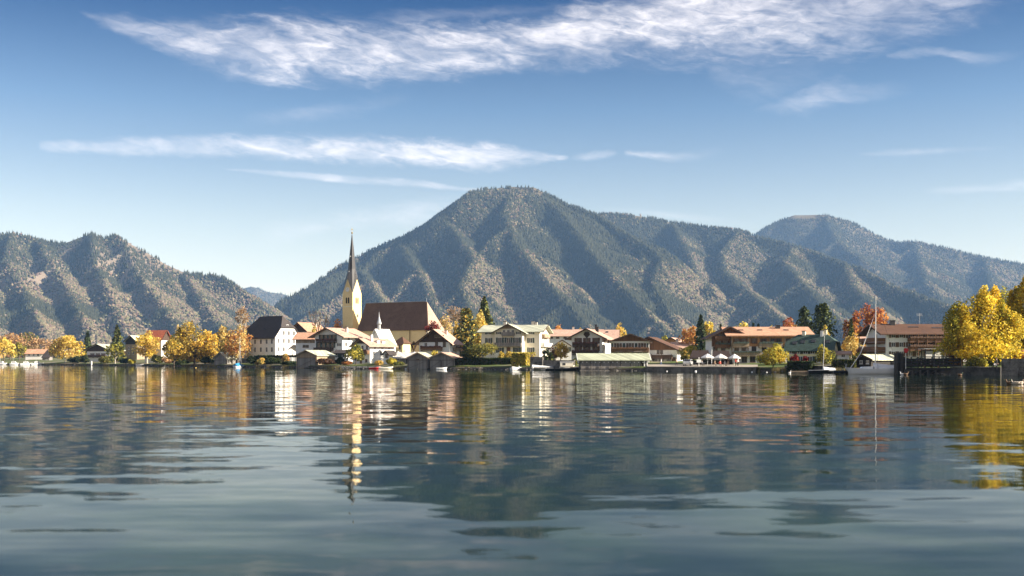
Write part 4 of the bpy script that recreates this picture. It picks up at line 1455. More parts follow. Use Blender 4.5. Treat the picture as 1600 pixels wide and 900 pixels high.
    S = sp.build('spire', M['copper'], o, loc=(px, py, 0), rz=ty - yaw)
    cr = MB().tube([(0, 0, ts), (0, 0, ts + 2.6)], .08, 6).lathe([(.02, ts + .1), (.32, ts + .3), (.38, ts + .5), (.3, ts + .72), (.02, ts + .9)], 10)
    cr.box(-.55, .55, -.06, .06, ts + 1.85, ts + 2.0)
    cr.build('cross', M['gold'], S)
    for an, zk in ((-math.pi / 2, .16), (0, .12), (-math.pi / 2, .5)):
        r = ha * .60 * (1 - (zk - .22) * 1.2) if zk > .22 else ha * .70
        MB().tube([(math.cos(an) * r * .7, math.sin(an) * r * .7, tg + (ts - tg) * zk), (math.cos(an) * (r + .25), math.sin(an) * (r + .25), tg + (ts - tg) * zk)], .28, 8).build('dormer', M['grey_tin'], S)
    zc = Z(453, Dt) - gz
    for an, rzz in ((0, 0.0), (1, math.pi / 2)):
        loc = (0, -ha - .02, zc) if an == 0 else (ha + .02, 0, zc)
        cl = MB().tube([(0, .05, 0), (0, -.1, 0)], .95, 20)
        ck = cl.build('clock_face', M['trim'], T, loc=loc, rz=rzz)
        hnd = MB().beam((0, -.14, 0), (.28, -.14, .62), .09, .04).beam((0, -.15, -.05), (-.32, -.15, .3), .1, .04)
        for q in range(12):
            t_ = q * math.pi / 6
            hnd.box(.78 * math.cos(t_) - .06, .78 * math.cos(t_) + .06, -.13, -.1, .78 * math.sin(t_) - .06, .78 * math.sin(t_) + .06)
        hnd.build('clock_hands', M['metal'], T, loc=loc, rz=rzz)
    for rzz, f in ((0, 'f'), (math.pi / 2, 'r')):
        for u in (-.55, .55):
            z = Z(474.5, Dt) - gz
            w = MB().box(-.36, .36, -.06, .05, 0, 2.0).prism([(-.36, 2.0), (.36, 2.0), (.25, 2.25), (0, 2.4), (-.25, 2.25)], -.06, .05, 'y')
            for k in range(6): w.box(-.34, .34, -.12, -.061, .15 + k * .33, .28 + k * .33)
            loc = (u, -ha, z) if f == 'f' else (ha, u, z)
            w.build('belfry_louvre', M['black_wood'] if f == 'f' else M['brown_wood'], T, loc=loc, rz=rzz)
    MB().box(-ha - .06, ha + .06, -ha - .06, ha + .06, Z(480, Dt) - gz, Z(480, Dt) - gz + .25).build('string_course', M['cream'], T)
    MB().box(-.3, .3, -.05, .04, 0, 1.2).build('slit_window', M['glass'], T, loc=(.0 + ha, .3, Z(496, Dt) - gz), rz=math.pi / 2)

    h = House('sacristy', 'little ochre annex with a steep dark red roof against the church nave', 615, 629, 408, 537.5, 527, -30, 5, wall='ochre', roof='roof_brown', axis='x', q=.05, over=(.5, .5), cat='annex')
    h.win('f', 546, [.7], .7, 1.5, 'shutter_b')
    ch = House('chapel', 'white chapel with a steep pale roof and slim ridge turret before the church', 577, 598, 378, 537, 515, -42, px2=618, wall='white', roof='roof_white', over=(.5, .5), cat='chapel', bargeboard='trim')
    ch.win('f', 549, [.5], 1, 2.2, 'trim').win('r', 549, [.3, .7], .9, 2.0)
    zr = ch.h + ch.rh
    tb = MB()
    x_, y_ = 0, 1.4
    tb.lathe([(.62, zr - 1.6), (.58, zr + 1.6), (.9, zr + 2.0), (.8, zr + 2.3)], 8, 0, (x_, y_, 0))
    tr = tb.build('ridge_turret', M['grey_tin'], ch.roof)
    ts2 = Z(487, 379) - ch.z0
    MB().lathe([(.85, zr + 2.3), (.5, zr + 3.3), (.2, zr + 4.4), (.03, ts2)], 8, 0, (x_, y_, 0)).build('turret_spire', M['grey_tin'], ch.roof)
    MB().tube([(x_, y_, ts2 - .2), (x_, y_, ts2 + .9)], .04, 5).box(x_ - .25, x_ + .25, y_ - .03, y_ + .03, ts2 + .45, ts2 + .53).build('cross', M['metal'], ch.roof)

    # wayside crucifix under a little pointed hood
    Dw = 342; xw = X(646.5, Dw); gw = ground(xw, Dw)
    w = thing('wayside_cross', 'dark wayside crucifix under a pointed hood in front of the nave wall', 'wayside cross', (xw, Dw, gw))
    Hh = Z(533, Dw) - gw
    MB().box(-.16, .16, -.1, .1, -.3, Hh - .5).box(-.75, .75, -.09, .09, Hh - 1.5, Hh - 1.25).build('cross', M['dark_wood'], w)
    MB().prism([(-1.05, Hh - 1.15), (0, Hh - .1), (1.05, Hh - 1.15), (1.05, Hh - 1.0), (0, Hh + .06), (-1.05, Hh - 1.0)], -.45, .3, 'y').build('hood', M['dark_wood'], w)
    MB().prism([(-.95, Hh - 1.2), (0, Hh - .2), (.95, Hh - 1.2), (.22, Hh - 3.0), (-.22, Hh - 3.0)], .1, .16, 'y').build('back_board', M['dark_wood'], w)
    MB().tube([(0, -.14, Hh - 2.6), (0, -.2, Hh - 1.9), (0, -.16, Hh - 1.2)], [.06, .13, .1], 6).beam((0, -.16, Hh - 1.4), (.55, -.14, Hh - 1.3), .07).beam((0, -.16, Hh - 1.4), (-.55, -.14, Hh - 1.3), .07).build('figure', M['gold'], w)


def village_mid():
    c = House('chalet', 'white chalet with a dark boarded gable and pink roof behind the twin grey boathouses', 655, 703, 326, 534.3, 515.5, -17, px2=718, wall='white2', roof='roof_pink', over=(1.3, 1.4))
    c.clad(534.6, 'dark_wood').win('f', 527.5, [.55, .66, .77], .8, .8, 'tan_wood', dy=.09)
    c.win('f', 541.5, [.22], .9, 1.2, 'trim').win('f', 542, [.57, .82], .95, 1.5, 'shutter_b').balcony('f', .08, .76, 546.5, 'brown_wood')
    c.win('r', 541.5, [.18, .4, .62, .85], .8, 1.1).balcony('r', .3, .95, 547, 'tan_wood', .9).win('r', 555, [.25, .6], 1, 1.3).skylight(.5, .5).chimney(.7, .55, 1.4)
    c.win('f', 557, [.2, .5, .8], 1.1, 1.4)
    boathouse('boathouse', 'grey plank boathouse with a round window left of its wider twin', 636.5, 669, 303, 559.5, 551.5, -8, 10, 'grey_wood', 'roof_pale', 1, base=577, window=565)
    boathouse('boathouse', 'wider grey plank boathouse with a pale corner post at the lawn', 671, 709, 302, 559.5, 551.5, -10, 11, 'grey_wood', 'roof_pink', 2, base=577)

    v = House('villa', 'large cream villa with green shutters and a projecting gabled centre above the clipped hedge', 752, 843, 322, 518.5, 507.5, -11, px2=858, wall='cream', roof='roof_pale', axis='x', over=(1.0, 1.2))
    for py, hh in ((522.2, .8), (536, 1.5), (551, 1.5)):
        v.win('f', py, [.13, .85], 1.05, hh, 'trim', 'shutter')
    v.win('r', 523, [.3, .7], .9, 1.3).win('r', 536, [.25, .5, .75], 1, 1.6).win('r', 550, [.25, .5, .75], 1, 1.6).balcony('r', .2, .8, 526.5, 'tan_wood', .9, flowers=False).balcony('r', .1, .95, 540.5, 'trim', 1.2, flowers=False)
    v.chimney(.32, .45, 1.4).chimney(.78, .6, 1.7).chimney(.84, .6, 1.5)
    m = House('centre', 'x', 773, 816, 318.2, 518.5, 507.3, -11, 9, wall='cream', roof='roof_pale', over=(1.3, 1.2))
    m.win('f', 536, [.19, .5, .81], 1.15, 1.6, 'trim', 'shutter').win('f', 551, [.19, .81], 1.15, 1.5, 'trim', 'shutter').win('f', 522.2, [.14, .86], .7, .7, 'trim', 'shutter').win('f', 523, [.34, .5, .66], .75, 1.4, 'trim')
    m.balcony('f', .27, .72, 524.2, 'grey_wood', 1.0, flowers=False).balcony('f', .02, .98, 540.6, 'grey_wood', 1.3, flowers=False).clad(513.5, 'tan_wood').door('f', .5, 554)
    merge(v, m)

    House('house', 'long white building with a pink tiled roof behind villa and hotel', 842, 940, 395, 524.5, 515, -3, 12, wall='white2', roof='roof_pink', axis='x', over=(1, 1)).win('f', 529, [.2, .3, .42, .6], 1.2, 1.0, 'shutter_b').chimney(.55, .5, 1.2)
    House('house', 'house with a pale pink roof and three roof hatches behind the painted guesthouse', 925, 962, 360, 529, 515.5, -8, 14, wall='white2', roof='roof_pink', axis='x', over=(1, 1)).skylight(.2, .6).skylight(.45, .45).skylight(.6, .7).chimney(.1, .55, 2.2, .7, 'metal')
    h = House('cottage', 'small white cottage with a brown gable roof behind the yellow bush', 862, 895, 335, 542.5, 532, -4, 10, wall='white2', roof='roof_brown', over=(1.1, 1))
    h.win('f', 549, [.3, .75], 1, 1.3, 'trim', 'shutter')
    g = House('guesthouse', 'white guesthouse with two flower filled dark balconies and a pointed gable ornament', 893, 941, 300, 526.5, 514.5, -13, px2=954, wall='white', roof='roof_pink', over=(1.6, 1.5))
    g.balcony('f', .05, .87, 541, 'dark_wood', 1.2).balcony('f', .03, .89, 553.3, 'dark_wood', 1.2)
    g.win('f', 536.5, [.22, .5, .80], 1.0, 1.5, 'shutter_b', 'shutter_b').win('f', 548.5, [.22, .5, .80], 1.0, 1.5, 'shutter_b', 'shutter_b')
    g.win('r', 536, [.3, .7], .9, 1.3, 'shutter_b').win('r', 547, [.3, .7], .9, 1.3, 'shutter_b').door('f', .32, 564, 1.4, 2.2, 'dark_wood')
    z = g.zz(524)
    MB().prism([(-.9, z + .2), (-.55, z + .95), (.55, z + .95), (.9, z + .2), (0, z - .8)], -.2, -.01, 'y').build('gable_ornament', M['dark_wood'], g.o)
    g.chimney(.66, .6, 1.5, .8, 'metal')
    w = House('guesthouse', 'wide white guesthouse with a brown boarded gable and one long brown balcony', 954, 1015, 289, 533.5, 522.5, -5, 13, wall='white', roof='roof_brown', over=(.9, 1.5))
    w.clad(533, 'brown_wood')
    for u in (.12, .19, .26, .43, .5, .57, .74, .81, .88): w.win('f', 543, [u], .62, 1.15, 'shutter_b')
    for u in (.05, .33, .36, .64, .67, .95): 
        lo, rz = w.place('f', u * w.w, w.zz(543)); link('shutter', shutter_mesh(.38, 1.15, 'shutter'), w.o, (lo[0] - .19, lo[1], lo[2]), rz)
    w.balcony('f', .02, .98, 549.2, 'brown_wood', 1.3, flowers='brown_wood')
    w.win('f', 556, [.12, .27, .42, .58, .74, .88], 1.2, .9, 'trim').win('r', 543, [.3, .7], .9, 1.3)
    e = House('guesthouse', 'low white guesthouse with a dark boarded gable sloping down to the cafe terrace', 972, 1058, 305, 546.5, 527.5, -20, px2=1068, wall='white2', roof='roof_brown', over=(1.6, 1.6))
    e.clad(547, 'brown_wood').win('f', 553, [.66, .72], .8, 1.1, 'shutter_b').balcony('f', .56, .92, 560, 'dark_wood', 1.6, flowers=False, posts=3, top=553).win('r', 556, [.2, .45], .7, 1.6, 'trim').win('f', 568, [.6, .72, .85], 1.2, 1.7, 'shutter_b').door('f', .94, 570)
    House('house', 'house with an orange boarded gable and pale roof behind the low guesthouse', 1032, 1066, 410, 537.5, 528, -18, 20, wall='amber_wood', roof='roof_pink', over=(1.2, 1.2)).win('f', 541, [.35, .6], 1, 1.2, 'shutter_b')
    House('house', 'house with a wide pale pink roof behind the yellow terrace bush', 1054, 1106, 380, 544.5, 535, -4, 12, wall='white', roof='roof_pink', axis='x', over=(1, 1)).win('f', 550, [.3, .6], 1, 1.3).chimney(.12, .5, 1.3)

    b = House('boathouse', 'long dark plank boathouse with a pale green roof standing in the water', 907, 1012, 256, 562, 553.5, 0, 6.5, wall='black_wood', roof='roof_green', axis='x', over=(.7, .7), cat='boathouse', base=579.3, group='wooden boathouses along the shore', bargeboard='trim')
    MB().box(-b.w / 2 + .1, b.w / 2 - 1.7, -.12, -.02, .2, b.h - .25).build('plank_front', M['grey_wood'], b.o)
    for u in np.linspace(.005, .9, 7):
        x = -b.w / 2 + u * b.w
        MB().tube([(x, -.3, -2), (x, -.3, b.h - .35)], .09, 6).build('pile', M['pile_wood'], b.o)
    for u in (.96, 1.0):
        x = -b.w / 2 + u * b.w - .15
        MB().box(x - .13, x + .13, -.35, -.12, -2, b.h - .3).build('post', M['trim'], b.o)
    MB().beam((-b.w / 2, -.35, .9), (b.w / 2 - 1.7, -.35, .9), .08, .12).build('rail', M['grey_wood'], b.o)
    MB().box(-b.w / 2 - .2, b.w / 2 + .2, -.55, -.13, -.12, .08).build('walkway', M['grey_wood'], b.o)
    rs = random.Random(4)
    vb = MB()
    for u in np.linspace(.03, .93, 15): vb.box(-b.w / 2 + u * b.w - .12, -b.w / 2 + u * b.w + .12, -.15, -.121, b.h - .72, b.h - .5)
    vb.build('vent', M['trim'], b.o)


def village_right():
    g = House('hotel', 'big hotel with orange tiled roof, amber boarded front and rows of flower balconies', 1143.5, 1262, 262, 523.3, 511, -2, 13, wall='white2', roof='roof_orange', axis='x', over=(1.3, 1.6))
    g.clad(541, 'amber_wood', 'f', top=523.5)
    uu = lambda *p: [(q - 1143.5) / 118.5 for q in p]
    g.win('f', 536.5, uu(1151, 1162, 1178, 1193, 1206.5, 1216, 1231, 1243, 1254), 1.0, 1.2, 'shutter_b', 'shutter_b', dy=.09, sw=.3)
    g.win('f', 549.5, uu(1151, 1162, 1178, 1194, 1208, 1222), 1.1, 1.3, 'shutter_b').win('f', 566, uu(1152, 1163, 1176, 1190), 1.3, 1.9, 'shutter_b')
    g.balcony('f', .01, .215, 541.5, 'tan_wood', 1.4, flowers='shutter').balcony('f', .345, .66, 541.5, 'tan_wood', 1.4, flowers='shutter').balcony('f', .72, .98, 541.5, 'tan_wood', 1.4, flowers='shutter')
    g.balcony('f', .01, .38, 555.5, 'tan_wood', 1.4, flowers='shutter')
    for u in (.135, .165, .39, .42, .74, .77): g.skylight(u, .52, .7, .6)
    for u in (.0, .215, .5, .7):
        x = -g.w / 2 + u * g.w
        MB().box(x - .12, x + .12, -.28, -.092, g.zz(556), g.zz(524)).build('post', M['tan_wood'], g.o)
    g.chimney(.665, .40, .9, 1.0, 'metal')
    l = House('wing', 'x', 1112, 1168, 264, 525.5, 511.5, -3, 12, wall='white2', roof='roof_brown', over=(1.3, 1.3))
    l.clad(541.5, 'brown_wood').balcony('f', .08, .5, 542.8, 'brown_wood', 1.3, flowers='shutter').balcony('f', .08, .5, 531.5, 'brown_wood', 1.2, flowers=False).win('f', 538.5, [.2, .38], 1.1, 1.4, 'shutter_b', dy=.09).win('f', 551, [.1, .32], 1.1, 1.4, 'shutter_b').win('f', 529, [.25, .42], 1, 1.1, 'shutter_b', dy=.09)
    merge(g, l)

    y = House('house', 'yellow house with a dark green mansard like roof behind the round yellow bush', 1230, 1299, 238, 545, 523.5, -27, px2=1309, wall='yellow', roof='roof_teal', axis='x', q=.45, over=(.8, .7))
    y.win('f', 553, [.1, .24, .42, .58, .78], .95, 1.0, 'trim', 'shutter').win('r', 552, [.45], .9, 1.2, 'trim', 'shutter').win('f', 566, [.12, .3, .52, .72], 1.0, 1.3, 'trim', 'shutter').win('r', 541, [.5], .8, 1.1)
    for u, t in ((.14, .35), (.32, .42), (.56, .48), (.88, .42)): y.skylight(u, t, 1.0, 1.0)
    y.chimney(.30, .5, .9, .7, 'cream').chimney(.72, .45, 1.3, .6, 'trim').chimney(.80, .5, 1.2, .5, 'cream')

    h = House('hut', 'small white hut with a pale pink roof right of the yellow house', 1308, 1327, 236, 553.5, 550, -14, 4, wall='white', roof='roof_pink', axis='x', over=(.5, .5), cat='hut')
    h.win('f', 558.5, [.5], .8, .8)
    p = House('house', 'white house with pale sunlit roofs half hidden behind the tall mast', 1342, 1380, 296, 533.5, 523, -16, 12, wall='white', roof='roof_pink', axis='x', over=(1.2, 1))
    p.win('f', 541, [.3, .7], 1.1, 1.3, 'trim', 'shutter').chimney(.2, .5, 1.6, .7, 'trim').balcony('f', .55, .95, 548, 'tan_wood')
    s = House('boathouse', 'low black boathouse with a pale roof and two small windows behind the sailing yacht', 1337, 1361, 207, 561.5, 555.5, -38, px2=1404, wall='black_wood', roof='roof_pale', over=(.5, .6), cat='boathouse', group='wooden boathouses along the shore', base=577)
    s.win('f', 568.5, [.36, .78], .55, .65, 'trim')
    k = House('hotel', 'white hotel with long brown balconies and a broad brown roof behind the steamer pier', 1385, 1510, 228, 521, 506.5, 0, 13, wall='white2', roof='roof_brown', axis='x', over=(1.2, 1.6))
    uu = lambda *q: [(a - 1385) / 125 for a in q]
    cols = (1395.5, 1408, 1422, 1435, 1449, 1461, 1474, 1488)
    for py in (527.8, 542.3, 556.5):
        k.win('f', py, uu(*cols), .85, .9 if py < 530 else 1.0, 'trim', 'shutter_b', sw=.4)
    for py in (534, 547): k.balcony('f', .265, .99, py, 'brown_wood', 1.3, flowers='shutter_b')
    for py in (534.5, 548.5): k.balcony('l', .05, .95, py, 'brown_wood', 1.8, flowers=False, posts=2, top=py - 12)
    for q in (1431, 1445, 1458, 1472):
        x = -k.w / 2 + (q - 1385) / 125 * k.w
        MB().box(x - .06, x + .06, -1.45, -1.33, k.zz(556), k.zz(521.5)).build('post', M['brown_wood'], k.o)
    k.skylight(.42, .6, 2.2, .4).skylight(.72, .5, 2.6, .4).chimney(.195, .45, 1.1, .9, 'metal')
    a = MB().tube([(0, 0, 0), (0, 0, 2.6)], .03, 5)
    for q in range(4): a.beam((-.6, .1 * q, 2.0 + .15 * q), (.6, .1 * q, 2.0 + .15 * q), .03)
    x = -k.w / 2 + .56 * k.w
    a.build('antenna', M['alu'], k.roof, loc=(x, k.d / 2, k.h + k.rh))


village_left(); church(); village_mid(); village_right()


# ------------------------------------------------------------------ trees and gardens
def trees():
    s = shore_d
    B = 'autumn trees along the left shore'
    tree('tree', 'golden tree with a narrow crown cut by the left edge of the photo', 6, 527, 36, s(6) + 25, YEL, group=B)
    tree('tree', 'tall pale orange tree behind the moored boats at the far left', 16, 516, 52, 770, PINK + ORANGE[:1], group=B, dens=.8)
    tree('tree', 'olive brown tree rising between the pale orange and the pink brown trees', 44, 514, 46, 800, OLIVE + PINK, group=B)
    tree('tree', 'pink brown thin crowned tree behind the red roof at the far left', 62, 525, 50, 780, PINK, group=B, dens=.7)
    tree('tree', 'slender olive tree at the foot of the pale orange tree', 30, 532, 20, 720, OLIVE + YGREEN, group=B)
    tree('tree', 'broad golden willow with a round crown on the left shore', 102, 520.5, 58, s(102) + 12, GOLD + YEL, group=B, z0=.05, lumps=22, trunk='bark_p', dens=1.3)
    conifer('spruce_tree', 'dark spruce with a blunt top right of the golden willow', 137, 517, 22, 600)
    conifer('larch_tree', 'loose grey green larch with drooping tiers left of the dark gabled house', 183, 507, 32, 545, OLIVE + DARKG, loose=1.6, tiers=8)
    tree('tree', 'yellow green tree under the loose larch', 180, 533, 34, 525, YGREEN + OLIVE, group=B, trunk='bark_p', dens=.8)
    tree('tree', 'bright yellow tree with a rounded narrow crown before the red roofed house', 230, 516, 46, 492, YEL + GOLD, group=B, z0=.12, lumps=20, dens=1.2, trunk='bark_p')
    tree('tree', 'huge dark golden maple with a ragged crown left of the grey boathouse', 304, 500, 86, 432, DGOLD + YEL, group=B, lumps=30, dens=1.3, z0=.06, lobes=[(0, .75, 1.0), (-.27, .5, .8), (.26, .52, .86), (.02, 1.0, .55)])
    tree('tree', 'dull olive tree leaning out under the huge maple', 272, 524, 44, 446, OLIVE + DGOLD, group=B, lumps=14)
    tree('tree', 'pale yellow tree behind the left flank of the huge maple', 283, 506, 26, 480, PALE, group=B)
    tree('tree', 'pale yellow poplar between the huge maple and the orange tree', 347, 508, 26, 450, PALE + GOLD, group=B)
    tree('tree', 'soft orange tree covering the left corner of the large white house', 372, 509, 50, 408, ORANGE + PALE, group=B, lumps=20, z0=.08, dens=.9)
    tree('tree', 'olive and ochre tree with gaps between the maple and the orange tree', 352, 522, 24, 420, OLIVE + GOLD, group=B)
    bare_tree('bare_tree', 'nearly bare pinkish tree above the dark half hipped roof', 379, 484, 34, 470, 'bark_p', leaves=PINK, seed=5, dens=1.4)
    bare_tree('bare_tree', 'bare dark walnut tree between the red roof and the church tower', 502, 482, 26, 430, 'bark', seed=8)
    C_ = 'coloured trees between the houses'
    tree('tree', 'glowing orange tree between the bare walnut and the church tower', 525, 498, 24, 440, ORANGE + [(0.62, 0.33, 0.08)], group=C_)
    bush('bush', 'yellow green treetop behind the roof of the white chalet', 490, 508, 18, 425, YGREEN + PALE)
    bare_tree('bare_tree', 'thin dark red tree against the lit gable of the church', 679, 503, 22, 398, 'bark', leaves=RED, seed=12)
    tree('tree', 'pale yellow tree right of the church gable', 696, 484, 34, 470, PALE + PINK[:1], group=C_, dens=.8)
    bare_tree('bare_tree', 'pale pink bare tree behind the yellow crown by the church', 712, 480, 34, 520, 'bark_p', leaves=PINK, seed=17)
    conifer('spruce_tree', 'tall olive spruce behind the yellow crown left of the villa', 757, 461, 58, 385, DARKG + OLIVE, loose=.6, tiers=10)
    conifer('yew_tree', 'dark ragged evergreen standing right of the boarded chalet', 729, 480, 44, 345, DARKG + OLIVE + DGOLD[1:3], loose=1.8, tiers=8, pine=True, z0=.02)
    tree('tree', 'bright yellow tree between dark evergreen and villa', 750, 486, 36, 362, YEL + PALE, group=C_, z0=.1)
    tree('tree', 'olive tree with golden tips beside the dark evergreen', 716, 497, 18, 352, OLIVE + GOLD, group=C_)
    tree('willow_tree', 'spreading olive fruit tree on the lawn before the villa', 752, 534, 58, 301, OLIVE + [(0.34, 0.29, 0.08)], z0=.28, lumps=18, dens=1.1)
    tree('tree', 'small blue green tree left of the spreading fruit tree', 731, 545, 24, 303, DARKG + OLIVE, z0=.3)
    tree('willow_tree', 'bushy yellow green willow before the pink roofed white house', 556, 536.5, 34, 338, YGREEN + OLIVE, z0=.1, lumps=14, dens=1.2)
    bush('bush', 'yellow bush between the twin grey boathouses and the chalet', 681, 545, 22, 314, YEL + YGREEN)
    bush('bush', 'first golden ball bush under the villa balcony', 783, 547, 12, 309, YEL, group='golden balls before the villa')
    bush('bush', 'larger golden ball bush under the villa balcony', 795, 546.5, 14, 309, YEL, group='golden balls before the villa')
    tree('tree', 'yellow tree with a loose crown left of the flower balcony guesthouse', 876, 532, 26, 306, GOLD + YEL, group=C_, dens=.9)
    bush('bush', 'dark green rounded bush right of the villa', 855, 544, 22, 300, DARKG + OLIVE[:1])
    bush('bush', 'pinkish brown shrub between dark bush and yellow tree', 865, 540, 18, 308, PINK + RED)
    tree('tree', 'yellow treetop above the pink roofs behind the guesthouses', 970, 505, 24, 420, YEL + GOLD, group=C_)
    tree('tree', 'orange treetop above the long pink roof', 873, 507.5, 22, 470, ORANGE, group=C_)
    bush('bush', 'yellow shrub tops behind the ridge of the guesthouse', 908, 512, 24, 440, PALE + YGREEN)
    tree('tree', 'green and yellow round treetop left of the orange tree', 1038, 522, 20, 430, YGREEN + OLIVE, group=C_)
    tree('tree', 'big orange tree left of the tall spruce', 1077, 506, 34, 385, ORANGE + GOLD[:1], group=C_, lumps=20)
    conifer('spruce_tree', 'tall dark pointed spruce left of the orange roofed hotel', 1095, 490, 34, 360, DARKG, tiers=14)
    tree('tree', 'narrow yellow tree hidden behind the pointed spruce', 1108, 499, 20, 390, YEL + YGREEN, group=C_)
    tree('tree', 'wide yellow bushy tree over the cafe terrace', 1080, 538, 46, 272, YEL + YGREEN, group=C_, z0=.12, lumps=16)
    tree('tree', 'slim ochre tree at the corner of the terrace awning', 1071, 548, 16, 262, OLIVE + GOLD, group=C_)
    tree('tree', 'rounded yellow green treetop above the hotel roof', 1158, 500.5, 32, 360, YGREEN + YEL, group=C_)
    conifer('spruce_tree', 'small spruce tip left of the hotel roof', 1126, 506, 11, 380)
    conifer('spruce_tree', 'small spruce tip above the middle of the hotel roof', 1177, 503, 9, 380)
    conifer('spruce_tree', 'second small spruce tip above the hotel roof', 1185, 505, 8, 380)
    tree('tree', 'orange red tree behind the right end of the hotel roof', 1232, 496, 36, 340, ORANGE + BEECH, group=C_)
    tree('tree', 'little yellow treetop peeping above the hotel roof', 1207, 506, 14, 350, YEL, group=C_)
    conifer('pine_tree', 'left of the two dark pines behind the green roof', 1257, 478, 32, 320, DARKG + OLIVE[2:], pine=True, loose=1.2, tiers=7, z0=.1)
    conifer('pine_tree', 'taller right one of the two dark pines behind the green roof', 1286, 472.5, 44, 310, DARKG + OLIVE[2:], pine=True, loose=1.2, tiers=8, z0=.1)
    tree('beech_tree', 'great copper beech glowing orange on its right side', 1354, 472, 80, 305, BEECH + ORANGE, lumps=32, dens=1.2, z0=.08, lobes=[(-.08, .7, 1.0), (.2, .6, .97), (-.28, .5, .8), (.0, 1.0, .6)])
    conifer('spruce_tree', 'slender green cypress before the copper beech', 1330, 497, 16, 285, DARKG + OLIVE, tiers=12)
    tree('tree', 'pale lime tree behind the chimneys of the green roof', 1291, 508, 18, 275, PALE + YGREEN, group=C_)
    tree('tree', 'orange yellow tree left of the tall mast', 1330, 520, 34, 262, GOLD + PALE, group=C_, trunk='bark_p')
    tree('tree', 'ochre tree between the white house and the tall mast', 1359, 533, 26, 250, GOLD + ORANGE, group=C_, trunk='bark_p')
    tree('tree', 'purple leaved shrub between the two ochre trees', 1345, 540, 16, 255, [(0.16, 0.07, 0.07), (0.22, 0.11, 0.08)], group=C_)
    bush('bush', 'green yellow bush peeping over the black boathouse', 1347, 550, 20, 232, YGREEN)
    tree('round_tree', 'ball shaped yellow green tree standing at the water below the hotel', 1208, 538, 48, s(1208) + 3, YGREEN + YEL[:2], z0=.04, lumps=24, dens=1.5, shape=.8, peak=.1)
    tree('tree', 'leaning yellow green tree beside the small sailing boat', 1287, 540, 36, s(1287) + 5, YGREEN + OLIVE, z0=.06, lumps=16, dens=1.1, group=C_)
    bush('bush', 'dark red shrub in front of the yellow house', 1241, 553, 22, 222, RED)
    bush('bush', 'small red shrub right of the dark red one by the yellow house', 1258, 557, 10, 224, RED)
    R = 'big yellow maples on the right shore'
    tree('maple_tree', 'big yellow maple with a broad dense crown on the right quay', 1535, 436, 132, 183, [(0.66, 0.49, 0.04), (0.60, 0.42, 0.03), (0.70, 0.56, 0.08), (0.34, 0.32, 0.04)], group=R, lumps=46, z0=.03, dens=1.6, leaf=.2, peak=.75, n=30000, lobes=[(-.02, .78, .93), (.14, .62, 1.0), (-.24, .5, .74), (.28, .46, .80), (.0, 1.0, .5)], trunk='bark_p')
    tree('maple_tree', 'taller yellow maple cut by the right edge of the photo', 1612, 426, 100, 196, [(0.66, 0.48, 0.04), (0.58, 0.40, 0.03), (0.45, 0.38, 0.05)], group=R, lumps=34, z0=.12, dens=1.3, leaf=.22, peak=.7, n=20000, lobes=[(-.05, .8, 1.0), (-.28, .45, .85), (.25, .6, .9)])
    tree('maple_tree', 'olive darker treetop between the two big yellow maples', 1570, 446, 44, 212, OLIVE + YGREEN, group=R, lumps=16)
    tree('tree', 'orange brown undergrowth tree at the left foot of the big maple', 1497, 537, 34, 184, ORANGE + OLIVE, z0=.05)
    bush('bush', 'yellow green shrub on the quay under the big maple', 1523, 556, 36, 178, YGREEN + OLIVE, n=2600)
    bush('bush', 'pale rust shrub by the stone wall at the right edge', 1590, 543, 40, 186, PINK + ORANGE, n=2600)
    # undergrowth along the shore: every bush its own
    U = 'bushes along the waterline'
    rows = [(118, 557, 26, DARKG, 'dark green bush under the right flank of the golden willow'), (132, 556, 18, DARKG + OLIVE, 'low dark bush left of the white mooring post'),
            (163, 556, 22, OLIVE, 'olive bush in front of the low wide chalet'), (196, 560, 18, DARKG, 'dark bush left of the bright yellow tree trunk'),
            (206, 562, 14, YGREEN, 'yellow green bush at the foot of the bright yellow tree'), (246, 554, 24, OLIVE, 'olive bush right of the bright yellow tree'),
            (262, 558, 20, PINK, 'brownish shrub below the white house with the red roof'), (283, 552, 26, DARKG, 'dark bush left under the huge maple'),
            (304, 549, 30, GOLD + OLIVE, 'yellow olive bush under the middle of the huge maple'), (322, 556, 22, DARKG + OLIVE, 'dark bush left of the grey boathouse door'),
            (396, 556, 24, DARKG, 'dark bush at the foot of the soft orange tree'), (408, 560, 20, OLIVE + GOLD, 'olive bush with yellow leaves below the large white house'),
            (424, 558, 26, DARKG, 'dark green bush below the corner of the large white house'), (446, 550, 14, ORANGE + PALE, 'small rust bush before the gable of the large white house'),
            (452, 564, 30, DARKG, 'wide dark bush under the white garden wall'), (507, 559, 34, [(0.10, 0.06, 0.04), (0.15, 0.08, 0.045)], 'big brown beech shrub right of the slatted boathouse'),
            (532, 558, 16, DARKG, 'small dark cone bush before the white porch wing'), (541, 564, 16, ORANGE, 'rusty shrub before the white porch wing'),
            (592, 563, 16, GOLD, 'golden shrub at the white wall of the pink roofed house'), (612, 560, 18, YGREEN, 'yellow green shrub left below the long low outbuilding'),
            (624, 566, 20, OLIVE, 'flat olive shrub before the long low outbuilding'), (898, 560, 10, OLIVE, 'small olive shrub at the guesthouse door')]
    for px, top, w, cols, lab in rows:
        bush('bush', lab, px, top, w, s(px) + 6, cols, group=U, n=1100, lumps=7)
    hedge('hedge', 'long dark clipped hedge behind the lawn of the villa', 712, 806, 560, 304, 298, 2.0, DARKG)
    hedge('hedge', 'tall clipped block of hedge glowing yellow on its sunny side', 806, 829, 552, 284, 280, 3.2, YGREEN + YEL)
    hedge('hedge', 'dark ivy hedge on the bank below the yellow house', 1232, 1270, 565, 214, 211, 1.5, DARKG)
